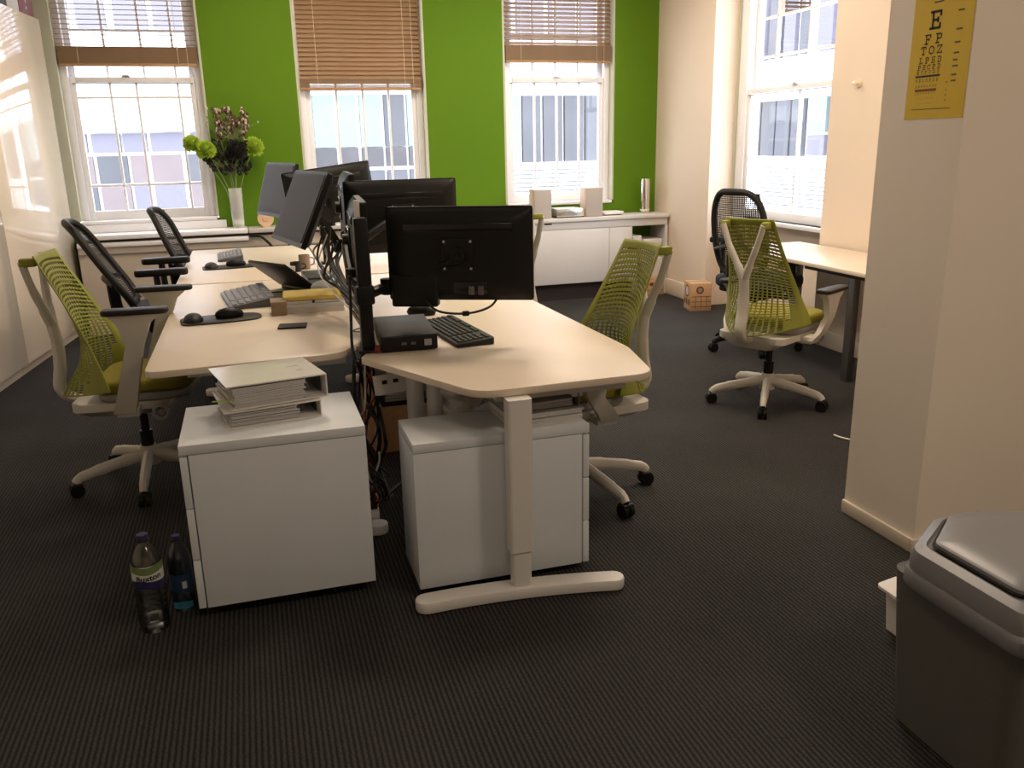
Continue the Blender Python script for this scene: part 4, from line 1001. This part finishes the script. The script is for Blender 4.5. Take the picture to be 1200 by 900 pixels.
t = thing('power_strip', 'white power strip with black plugs on the floor between the pedestals', 'power strip', (0.37, 3.34, 0.0), R_(84))
MB().box((-0.17, -0.028, 0.0), (0.17, 0.028, 0.04), 0.006).build('housing', 'white_plastic', t)
for a in (-0.12, -0.06, 0.0, 0.06): MB().box((a - 0.022, -0.022, 0.04), (a + 0.022, 0.022, 0.085), 0.005).build('plug', 'black', t)
# cables above the desk, behind the grey screens
for k in range(14):
    y0 = 3.75 + 0.05 * k
    P = [(0.36 + rc.uniform(-0.06, 0.06), y0 + rc.uniform(-.1, .2), 1.05 + rc.uniform(-.05, .08)), (0.34 + rc.uniform(-0.06, 0.05), y0 + rc.uniform(-.1, .1), 0.92 + rc.uniform(-.06, .05)),
         (0.37 + rc.uniform(-0.04, 0.04), 3.6 + rc.uniform(-.05, .25), 0.83 + rc.uniform(-.03, .03)), (0.40, 3.42 + rc.uniform(-.05, .05), 0.78 + rc.uniform(-.03, .02)), (0.412, 3.30 + rc.uniform(-.03, .05), 0.728), (0.4125, 3.24 + rc.uniform(-.02, .06), 0.64)]
    if k in (4, 9): cable(P, 0.0035, 'cable_white', 'white cable looping down behind the tilted grey screen', 'white cables behind the screens')
    else: cable(P, 0.005 + 0.004 * (k % 4 == 0), 'cable_black', 'black cable looping down behind the tilted grey screen', 'black cables behind the screens')
cable([(0.60, 3.12, 0.90), (0.64, 3.06, 0.862), (0.74, 3.03, 0.852), (0.83, 3.04, 0.868), (0.88, 3.07, 0.905)], 0.0045, 'cable_black', 'black cable drooping below the large black monitor', None)
tag(MB(Matrix.Translation((0.735, 3.03, 0.852))).cbox((0, 0, 0), (0.026, 0.018, 0.018), 0.004).build('ferrite_clip', 'black'), 'black ferrite clip on the drooping monitor cable', 'clip')
for k, dx in enumerate((-0.03, 0.02)):
    cable([(0.36 + dx, 3.17, 1.0), (0.355 + dx, 3.165, 0.86), (0.35 + dx, 3.16, 0.74), (0.335 + dx * .3, 3.12 + .03 * k, 0.66)], 0.006, 'cable_black', 'black cable running down the square monitor post', 'post cables')
cable([(0.43, 3.42, 0.726), (0.36, 3.47, 0.728), (0.44, 3.56, 0.726), (0.55, 3.62, 0.7265), (0.64, 3.70, 0.727)], 0.003, 'cable_black', 'thin black mouse cable lying behind the mini computer', None)
cable([(-0.02, 4.36, 0.735), (0.03, 4.60, 0.727), (0.12, 4.62, 0.727), (0.2, 4.56, 0.728)], 0.0035, 'cable_black', 'thin black cable from the grey multimedia keyboard', None)
cable([(2.705, 3.385, 0.012), (2.72, 3.35, 0.008), (2.75, 3.30, 0.006), (2.80, 3.2, 0.006), (2.86, 3.0, 0.006)], 0.005, 'cable_white', 'white cable end lying on the carpet by the projecting wall', None)
cable([(-0.02, 7.58, 0.752), (0.06, 7.555, 0.75), (0.12, 7.54, 0.70), (0.18, 7.54, 0.62)], 0.012, 'cable_black', 'thick dark cable drooping off the window ledge', None)
cable([(0.36, 7.55, 0.76), (0.32, 7.54, 0.70), (0.27, 7.54, 0.62)], 0.012, 'cable_black', 'short dark cable slanting below the peach ornament', None)
#@@MISC
# ================================================================== ITEMS ON LEDGE AND CREDENZA
# vase of flowers
VX, VY, VZ = -0.10, 7.69, 0.816
t = thing('flower_vase', 'tall glass vase holding pale stems on the window ledge', 'vase', (VX, VY, VZ))
MB().lathe([(0.048, 0), (0.05, 0.01), (0.052, 0.12), (0.056, 0.33), (0.053, 0.33), (0.049, 0.12), (0.047, 0.03), (0.001, 0.025)], 28).build('glass_body', 'vase_glass', t)
MB().lathe([(0.045, 0.03), (0.046, 0.07), (0.001, 0.072)], 24).build('pebbles', 'vase_white', t)
MB().lathe([(0.028, 0.075), (0.024, 0.12), (0.014, 0.26), (0.001, 0.262)], 12).build('dark_filling', 'dark_leaf', t)
rf = random.Random(2)
def stem_to(h, parent):
    return MB().tube(bez([(h[0] * 0.06, h[1] * 0.06, 0.04 - 0), (h[0] * 0.22, h[1] * 0.22, 0.30), (h[0] * 0.6, h[1] * 0.6, 0.30 + (h[2] - 0.30) * 0.55), h], 5), 0.0035, 6).build('stem', 'stem', parent)
def flower(label, h, kind, R=0.06):
    t = thing('flower', label, 'flower', (VX, VY, VZ))
    stem_to(h, t)
    c = Vector(h); mb = MB(); n = {'mum': 190, 'dark': 150}.get(kind, 60)
    if kind in ('mum', 'dark'):
        for i in range(n):
            z = 1 - 1.85 * (i + .5) / n; a = i * 2.39996; r = math.sqrt(max(0, 1 - z * z))
            d = Vector((r * math.cos(a), r * math.sin(a), z)); s = d.orthogonal().normalized(); q = d.cross(s)
            L = R * rf.uniform(0.85, 1.1); w = R * 0.16; b = c + d * R * 0.35; m = c + d * L * 0.8; e = c + d * L + q * R * 0.12
            mb.add([b - s * w * .5, b + s * w * .5, m + s * w, e, m - s * w], [(0, 1, 2, 3, 4)])
        mb.sph(tuple(c), R * 0.62, n=10, m=8)
        mb.build('petals', 'mum' if kind == 'mum' else 'dark_flower', t, smooth=60)
    return t
flower('lime green chrysanthemum drooping over the window frame', (-0.30, -0.02, 0.695), 'mum', 0.075)
flower('lime green chrysanthemum beside the dark round flower head on the window side', (-0.195, -0.06, 0.645), 'mum', 0.085)
flower('lime green chrysanthemum on the monitor side of the dark flower', (0.185, -0.02, 0.66), 'mum', 0.088)
flower('black round dried flower head in the vase', (0.045, -0.07, 0.63), 'dark', 0.095)
def sprig(label, hs, m1, m2, R):
    t = thing('flower_sprig', label, 'flower', (VX, VY, VZ))
    top = Vector((sum(h[0] for h in hs) / len(hs), sum(h[1] for h in hs) / len(hs), min(h[2] for h in hs) - 0.02)); stem_to(tuple(top), t)
    a, b, st = MB(), MB(), MB()
    for i, h in enumerate(hs):
        st.tube([tuple(top), h], 0.002, 5)
        for k in range(5):
            p = Vector(h) + Vector((rf.uniform(-1, 1), rf.uniform(-1, 1), rf.uniform(-1, 1))) * R
            (a if (i + k) % 3 == 0 else b).sph(tuple(p), R * rf.uniform(0.45, 0.8), (1, 0.8, 1.3), 7, 5)
    st.build('twigs', 'stem', t); a.build('blossoms', m1, t, smooth=60); b.build('buds', m2, t, smooth=60)
    return t
hs = [(rf.uniform(-0.10, 0.16), rf.uniform(-0.05, 0.04), rf.uniform(0.74, 0.96)) for _ in range(52)]
sprig('bunch of dried pink beige blossoms above the black flower', hs, 'dry_flower', 'dry_brown', 0.018)
sprig('bunch of dark leaves below the flower heads', [(rf.uniform(-0.20, 0.14), rf.uniform(-0.05, 0.03), rf.uniform(0.46, 0.70)) for _ in range(52)], 'dark_leaf', 'dark_flower', 0.024)
sprig('thin sprig with tiny white buds beside the vase flowers', [(-0.15, 0, 0.98), (-0.155, 0, 0.90), (-0.16, 0, 0.86), (-0.10, 0, 0.80), (-0.09, 0, 0.73), (0.24, 0, 0.86)], 'vase_white', 'stem', 0.008)
# peach ornament
t = thing('round_ornament', 'small round peach ornament on the window ledge', 'ornament', (0.125, 7.66, 0.812))
MB().cyl((0, -0.02, 0.075), (0, 0.02, 0.075), 0.068, 0.064, 28).build('disc', 'peach', t); MB().cyl((0, -0.026, 0.075), (0, -0.02, 0.075), 0.022, 0.028, 20).build('button', 'peach', t); MB().box((-0.03, -0.02, 0), (0.03, 0.02, 0.012), 0.003).build('foot', 'peach', t)

def stereo_speaker(x, label):
    t = thing('stereo_speaker', label, 'speaker', (x, 7.64, 0.779), R_(-4), group='small stereo speakers')
    MB().box((-0.085, -0.075, 0), (0.085, 0.10, 0.265), 0.004).build('cabinet', 'speaker_side', t)
    MB().box((-0.082, -0.088, 0.003), (0.082, -0.0755, 0.262), 0.004).build('grille', 'speaker', t)
    return t
stereo_speaker(2.61, 'small warm grey stereo speaker next to the monitor'); stereo_speaker(3.125, 'small warm grey stereo speaker next to the flat white router')
t = thing('compact_stereo', 'silver compact stereo between the two small speakers', 'stereo', (2.865, 7.62, 0.779))
MB().box((-0.125, -0.08, 0.008), (0.125, 0.12, 0.085), 0.005).build('case', 'silver', t)
MB().box((-0.15, -0.07, 0.0), (0.15, 0.13, 0.008)).build('plinth', 'black', t, smooth=0)
MB().prism([(0.07 * math.cos(PI * i / 12), 0.04 * math.sin(PI * i / 12)) for i in range(13)], 0.0, 0.003, M=Matrix.Translation((0, -0.0815, 0.02)) @ Matrix.Rotation(R_(90), 4, 'X')).build('display_arc', 'mech_grey', t, smooth=0)
MB().box((0.125, -0.06, 0.008), (0.15, 0.1, 0.08)).build('side_cheek', 'speaker_side', t, smooth=0)
t = thing('router', 'flat white router lying on the credenza', 'router', (3.33, 7.66, 0.779), R_(3))
MB().prism(rrect(-0.11, 0.11, -0.09, 0.09, 0.03), 0.008, 0.034, 0.008, 3).build('shell', 'white_plastic', t); MB().prism(rrect(-0.095, 0.095, -0.075, 0.075, 0.03), 0.0, 0.008).build('foot', 'black', t)
t = thing('steel_flask', 'upright silver flask in the corner of the credenza', 'flask', (3.71, 7.70, 0.779))
MB().lathe([(0.040, 0), (0.046, 0.006), (0.046, 0.30), (0.042, 0.325), (0.001, 0.33)], 28).build('body', 'chrome', t)
MB().lathe([(0.0465, 0.02), (0.0472, 0.022), (0.0472, 0.035), (0.0465, 0.037)], 28).build('band', 'white_plastic', t)
# boxes in the open end of the credenza
for x, y, sx, sy, z0, h, lb in ((3.56, 7.66, 0.09, 0.24, 0.0, 0.575, 'tall narrow white box under the open end of the credenza'), (3.725, 7.66, 0.20, 0.26, 0.165, 0.19, 'white carton stacked on the cardboard box under the credenza'), (3.725, 7.66, 0.19, 0.25, 0.356, 0.18, 'white carton topmost under the open end of the credenza')):
    t = thing('storage_box', lb, 'box', (x, y, z0)); MB().box((-sx / 2, -sy / 2, 0), (sx / 2, sy / 2, h), 0.003).build('box_body', 'cred', t)
    MB().box((-sx / 2 - 0.002, -sy / 2 - 0.002, h - 0.05), (sx / 2 + 0.002, sy / 2 + 0.002, h + 0.001), 0.002).build('lid', 'paper', t)
carton('brown cardboard box below the white cartons under the credenza', (3.72, 7.60, 0), 0, (0.21, 0.26, 0.163), prints=(('brown_print', (-0.05, -0.1312, 0.09), (0.06, -0.13, 0.12)), ('wood_box', (-0.1, -0.1311, 0.04), (0.1, -0.13, 0.052))))
# printed carton by the cream wall
t = carton('printed brown drinks carton on the floor against the cream wall', (3.745, 6.66, 0.0), R_(-12), (0.19, 0.20, 0.245))
def disc(mb, c, r, ax):
    n = 20
    vs = [((c[0], c[1] + r * math.cos(2 * PI * i / n), c[2] + r * math.sin(2 * PI * i / n)) if ax == 'x' else (c[0] + r * math.cos(2 * PI * i / n), c[1], c[2] + r * math.sin(2 * PI * i / n))) for i in range(n)]
    return mb.add(vs, [tuple(range(n))])
disc(MB(), (-0.0958, 0.0, 0.17), 0.055, 'x').build('logo_disc', 'brown_print', t, smooth=0); disc(MB(), (-0.0962, 0.0, 0.17), 0.040, 'x').build('logo_centre', 'paper2', t, smooth=0)
disc(MB(), (-0.01, -0.1008, 0.185), 0.034, 'y').build('logo_disc', 'brown_print', t, smooth=0); disc(MB(), (-0.01, -0.1012, 0.185), 0.022, 'y').build('logo_centre', 'wood_box', t, smooth=0)
for k in range(4):
    MB().box((-0.0958, -0.085 + 0.045 * k, 0.03), (-0.095, -0.065 + 0.045 * k, 0.10)).build('bottle_print', 'brown_print', t, smooth=0)
    MB().box((-0.0962, -0.083 + 0.045 * k, 0.02), (-0.0958, -0.067 + 0.045 * k, 0.05)).build('bottle_print', 'paper2', t, smooth=0)
for k in range(3): MB().box((-0.085, -0.1008, 0.035 + 0.045 * k), (0.088, -0.10, 0.040 + 0.045 * k)).build('grid_print', 'brown_print', t, smooth=0)
for k in range(3): MB().box((-0.05 + 0.05 * k, -0.1008, 0.02), (-0.046 + 0.05 * k, -0.10, 0.135)).build('grid_print', 'brown_print', t, smooth=0)

# ================================================================== WATER BOTTLES
def bottle(label, c, r, h, clear, cap, ribs, yaw=0.0):
    t = thing('water_bottle', label, 'bottle', c, yaw)
    pr = [(r * 0.62, 0.004), (r * 0.92, 0.0), (r * 0.98, 0.012)]
    z = 0.02
    for k in range(ribs):
        zz = 0.02 + (h * 0.42) * k / ribs; st = h * 0.42 / ribs
        pr += [(r, zz), (r, zz + st * 0.55), (r * 0.955, zz + st * 0.78)]
    b = h * 0.44 + 0.02
    pr += [(r, b), (r, h * 0.66), (r * 0.95, h * 0.72), (r * 0.78, h * 0.80), (r * 0.48, h * 0.875), (r * 0.34, h * 0.905), (r * 0.32, h * 0.93), (r * 0.40, h * 0.932), (r * 0.40, h * 0.94), (r * 0.30, h * 0.942), (r * 0.30, h * 0.96)]
    MB().lathe(pr, 36).build('body', clear, t, smooth=50)
    MB().lathe([(r * 0.37, h * 0.943), (r * 0.38, h * 0.945), (r * 0.37, h * 0.995), (r * 0.33, h), (0.001, h)], 24).build('cap', cap, t)
    return t
def arc_label(t, r, z0f, z1f, a0, a1, m, n=24, nm='label_band', e=0.0006):
    vs = []; fs = []
    for i in range(n + 1):
        a = a0 + (a1 - a0) * i / n; s = i / n
        vs += [((r + e) * math.cos(a), (r + e) * math.sin(a), z0f(s)), ((r + e) * math.cos(a), (r + e) * math.sin(a), z1f(s))]
    for i in range(n): fs.append((2 * i, 2 * i + 2, 2 * i + 3, 2 * i + 1))
    return MB().add(vs, fs).build(nm, m, t, smooth=60)
bt = bottle('large clear water bottle with a Buxton label on the carpet', (-0.418, 2.62, 0.0), 0.0455, 0.325, 'pet_clear', 'cap_navy', 7)
C0, C1 = R_(-180), R_(0)
arc_label(bt, 0.0462, lambda s: 0.158 + 0.004 * math.sin(6 * s), lambda s: 0.180 + 0.004 * math.sin(5 * s), C0, C1, 'label_navy', e=0.001)
arc_label(bt, 0.0462, lambda s: 0.176, lambda s: 0.232, C0, C1, 'label_white')
arc_label(bt, 0.0462, lambda s: 0.208 + 0.004 * math.sin(7 * s + 1), lambda s: 0.232 + 0.003 * math.sin(9 * s), C0, C1, 'label_green', e=0.0009)
vs, fs = text_mesh('Buxton', 0.0265)
af = math.atan2(-2.62, 0.418) + R_(0)
MB().add([((0.0480) * math.cos(af + v[0] / 0.0480), (0.0480) * math.sin(af + v[0] / 0.0480), 0.185 + v[1] + 0.06 * v[0]) for v in vs], fs).build('lettering', 'ink', bt, smooth=0)
MB().lathe([(0.040, 0.012), (0.0435, 0.016), (0.0435, 0.165), (0.001, 0.166)], 30).build('water', pet('still_water', (0.93, 0.95, 0.96), 1.2), bt, smooth=50)
vs, fs = text_mesh('NATURAL', 0.0075)
MB().add([(0.0425 * math.cos(af + v[0] / 0.0425), 0.0425 * math.sin(af + v[0] / 0.0425), 0.240 + v[1]) for v in vs], fs).build('lettering', 'label_red', bt, smooth=0)
b2_ = bottle('small blue water bottle squeezed beside the drawer pedestal', (-0.335, 2.72, 0.0), 0.036, 0.262, 'pet_blue', 'cap_navy', 4)
arc_label(b2_, 0.0366, lambda s: 0.075, lambda s: 0.135, R_(-180), R_(20), 'label_blue')
arc_label(b2_, 0.0366, lambda s: 0.085, lambda s: 0.11, R_(-84), R_(-62), 'label_white', 6, 'barcode_patch', 0.0012)
arc_label(b2_, 0.0358, lambda s: 0.012, lambda s: 0.04 - 0.015 * abs(s - .5), R_(-150), R_(-40), 'aqua', 14, 'base_print', 0.001)

# ================================================================== BIN AND TUB
BX, BY = 1.665, 1.36
t = thing('waste_bin', 'dark grey plastic waste bin with a flip lid by the wall', 'bin', (BX, BY, 0))
t.scale = (1, 1, 1.055)
def rr(hx, hy, r, z, dx=0.0, dy=0.0): return [(p[0] + dx, p[1] + dy, z) for p in rrect(-hx, hx, -hy, hy, r, 5)]
MB().loft([rr(0.178, 0.158, 0.03, 0.0), rr(0.192, 0.172, 0.035, 0.005), rr(0.222, 0.196, 0.04, 0.405)]).build('body', 'bin_body', t, smooth=40)
lid_poly = lambda k, z: [((p[0]) * k, (p[1]) * k, z) for p in rpoly([(-0.238, -0.212), (0.238, -0.212), (0.238, 0.19), (0.06, 0.262), (-0.06, 0.25), (-0.238, 0.13)], [0.04, 0.04, 0.05, 0.05, 0.05, 0.06], 6)]
MB().loft([lid_poly(1.0, 0.390), lid_poly(1.02, 0.398), lid_poly(1.02, 0.425), lid_poly(1.0, 0.432)]).build('rim', 'bin_lid', t, smooth=40)
MB().loft([lid_poly(0.985, 0.4325), lid_poly(0.985, 0.455), lid_poly(0.955, 0.478), lid_poly(0.86, 0.488), lid_poly(0.84, 0.482)]).build('lid', 'bin_lid', t, smooth=40)
fl = lambda k, z: [((p[0]) * k, (p[1]) * k + 0.01, z) for p in rpoly([(-0.19, -0.16), (0.19, -0.16), (0.19, 0.14), (0.05, 0.20), (-0.05, 0.195), (-0.19, 0.09)], [0.03, 0.03, 0.05, 0.04, 0.04, 0.04], 6)]
MB().loft([fl(1.02, 0.4885), fl(1.02, 0.4895)]).build('flap_gap', 'black', t, smooth=0)
MB().loft([fl(0.985, 0.490), fl(0.985, 0.498), fl(0.95, 0.503), fl(0.6, 0.509), fl(0.2, 0.511)]).build('flap', 'bin_lid', t, smooth=40)
t = thing('paper_tub', 'small white plastic tub on the carpet behind the waste bin', 'tub', (1.80, 1.83, 0))
MB().loft([rr(0.055, 0.042, 0.01, 0.0), rr(0.065, 0.05, 0.01, 0.14)]).build('body', 'white_plastic', t)
MB().loft([rr(0.092, 0.06, 0.02, 0.141), rr(0.092, 0.06, 0.02, 0.150), rr(0.062, 0.035, 0.02, 0.176)]).build('lid', 'white_plastic', t)
MB().box((-0.05, -0.0515, 0.09), (-0.025, -0.048, 0.138)).build('slot', 'black', t, smooth=0)

# ================================================================== EYE CHART
PY0, PW, PZ0, PZ1 = 2.508, 0.252, 1.510, 2.06
t = thing('eye_chart', 'yellow eye test chart hanging on the projecting wall end', 'poster', (2.1785, PY0 - PW / 2, PZ0))
MB().box((-0.0015, -PW / 2, 0), (0.001, PW / 2, PZ1 - PZ0)).build('card', 'chart', t, smooth=0)
G = {'E': [(.2, 0, .2, 1), (0, 0, .8, 0), (0, 1, .8, 1), (.2, .5, .6, .5), (.8, 0, .8, .25), (.8, 1, .8, .75), (.6, .38, .6, .62)],
     'F': [(.2, 0, .2, 1), (0, 0, .5, 0), (0, 1, .8, 1), (.2, .5, .6, .5), (.8, 1, .8, .72), (.6, .38, .6, .62)],
     'P': [(.2, 0, .2, 1), (0, 0, .5, 0), (0, 1, .65, 1), (.65, 1, .8, .85), (.8, .85, .8, .62), (.8, .62, .65, .48), (.65, .48, .2, .48)],
     'T': [(.4, 0, .4, 1), (.2, 0, .6, 0), (0, 1, .8, 1), (0, 1, 0, .75), (.8, 1, .8, .75)],
     'O': [(.25, 0, .55, 0), (.55, 0, .8, .25), (.8, .25, .8, .75), (.8, .75, .55, 1), (.55, 1, .25, 1), (.25, 1, 0, .75), (0, .75, 0, .25), (0, .25, .25, 0)],
     'Z': [(0, 1, .8, 1), (.8, 1, 0, 0), (0, 0, .8, 0), (0, 1, 0, .78), (.8, 0, .8, .22)],
     'L': [(.25, 0, .25, 1), (0, 1, .5, 1), (0, 0, .8, 0), (.8, 0, .8, .3)],
     'D': [(.2, 0, .2, 1), (0, 0, .55, 0), (0, 1, .55, 1), (.55, 0, .8, .25), (.8, .25, .8, .75), (.8, .75, .55, 1)],
     'C': [(.8, .25, .55, 0), (.55, 0, .25, 0), (.25, 0, 0, .25), (0, .25, 0, .75), (0, .75, .25, 1), (.25, 1, .55, 1), (.55, 1, .8, .75), (.8, .7, .8, 1)]}
def zc(y): return 1.844 - (y - 12) * 0.0026 - PZ0
def row(txt, ytop, ybot, xc, width, m='ink', nm='letters'):
    mb = MB(); h = (zc(ytop) - zc(ybot)) * 0.86; z0 = zc(ybot) + h * 0.07; n = len(txt); cw = min(h * 0.85, width / n * 0.72)
    for i, ch in enumerate(txt):
        x0 = xc - width / 2 + width * (i + 0.5) / n - cw / 2
        for a, b, c, d in G[ch]:
            p = Vector((x0 + a * cw / .8, z0 + b * h)); q = Vector((x0 + c * cw / .8, z0 + d * h)); v = (q - p); L = v.length; v = v / L; w = h * 0.085; nn = Vector((-v.y, v.x)) * w
            p = p - v * w * .6; q = q + v * w * .6
            mb.add([(-0.0021, PW / 2 - s.x, s.y) for s in (p - nn, q - nn, q + nn, p + nn)], [(0, 1, 2, 3)])
    mb.build(nm, m, t, smooth=0)
def bar(y0, y1, x0, x1, m, nm='rule'): MB().box((-0.0021, PW / 2 - x1, zc(y1)), (-0.0016, PW / 2 - x0, zc(y0))).build(nm, m, t, smooth=0)
row('E', 12, 34, 0.098, 0.07); row('FP', 39, 51, 0.096, 0.094); row('TOZ', 53, 63, 0.094, 0.104); row('LPED', 66, 73.5, 0.092, 0.108)
row('PECFD', 75, 81, 0.090, 0.108); row('EDFCZP', 82, 86, 0.088, 0.108); bar(87.5, 90, 0.034, 0.142, 'ink'); row('FELOPZD', 92, 95.5, 0.086, 0.106)
row('DEFPOTEC', 99.5, 102, 0.086, 0.100); bar(104, 107, 0.038, 0.132, 'ink_red'); row('LEFODPCT', 108.5, 110.5, 0.084, 0.094, 'ink_grey'); row('FDPLTCEO', 115, 116.4, 0.084, 0.08, 'ink_grey'); row('PEZOLCFTD', 121, 122.2, 0.084, 0.07, 'ink_grey')
bar(128.2, 129.2, 0.03, 0.20, 'ink_grey', 'caption_line'); bar(2, 3.5, 0.085, 0.125, 'ink', 'caption_line')
for y, x0, x1 in ((17, .19, .215), (38, .19, .215), (53, .19, .212), (65, .19, .212), (73, .19, .208), (80, .19, .212), (90, .19, .21), (97, .19, .21)): bar(y - 1, y + 1, x0, x1, 'ink_grey', 'size_mark')
for y in (98, 107, 113, 119): bar(y - .7, y + .7, .172, .176, 'ink', 'row_mark')
# wall hook
t = thing('wall_hook', 'round white hook on the cream wall beside the alcove', 'hook', (XR, 4.91, 1.79))
MB().cyl((0, 0, 0), (-0.012, 0, 0), 0.03, 0.026, 20).build('rose', 'cream_wall', t); MB().cyl((-0.012, 0, 0), (-0.03, 0, 0), 0.010, n=12).sph((-0.036, 0, 0), 0.016, n=12, m=8).build('knob', 'white_wall', t)
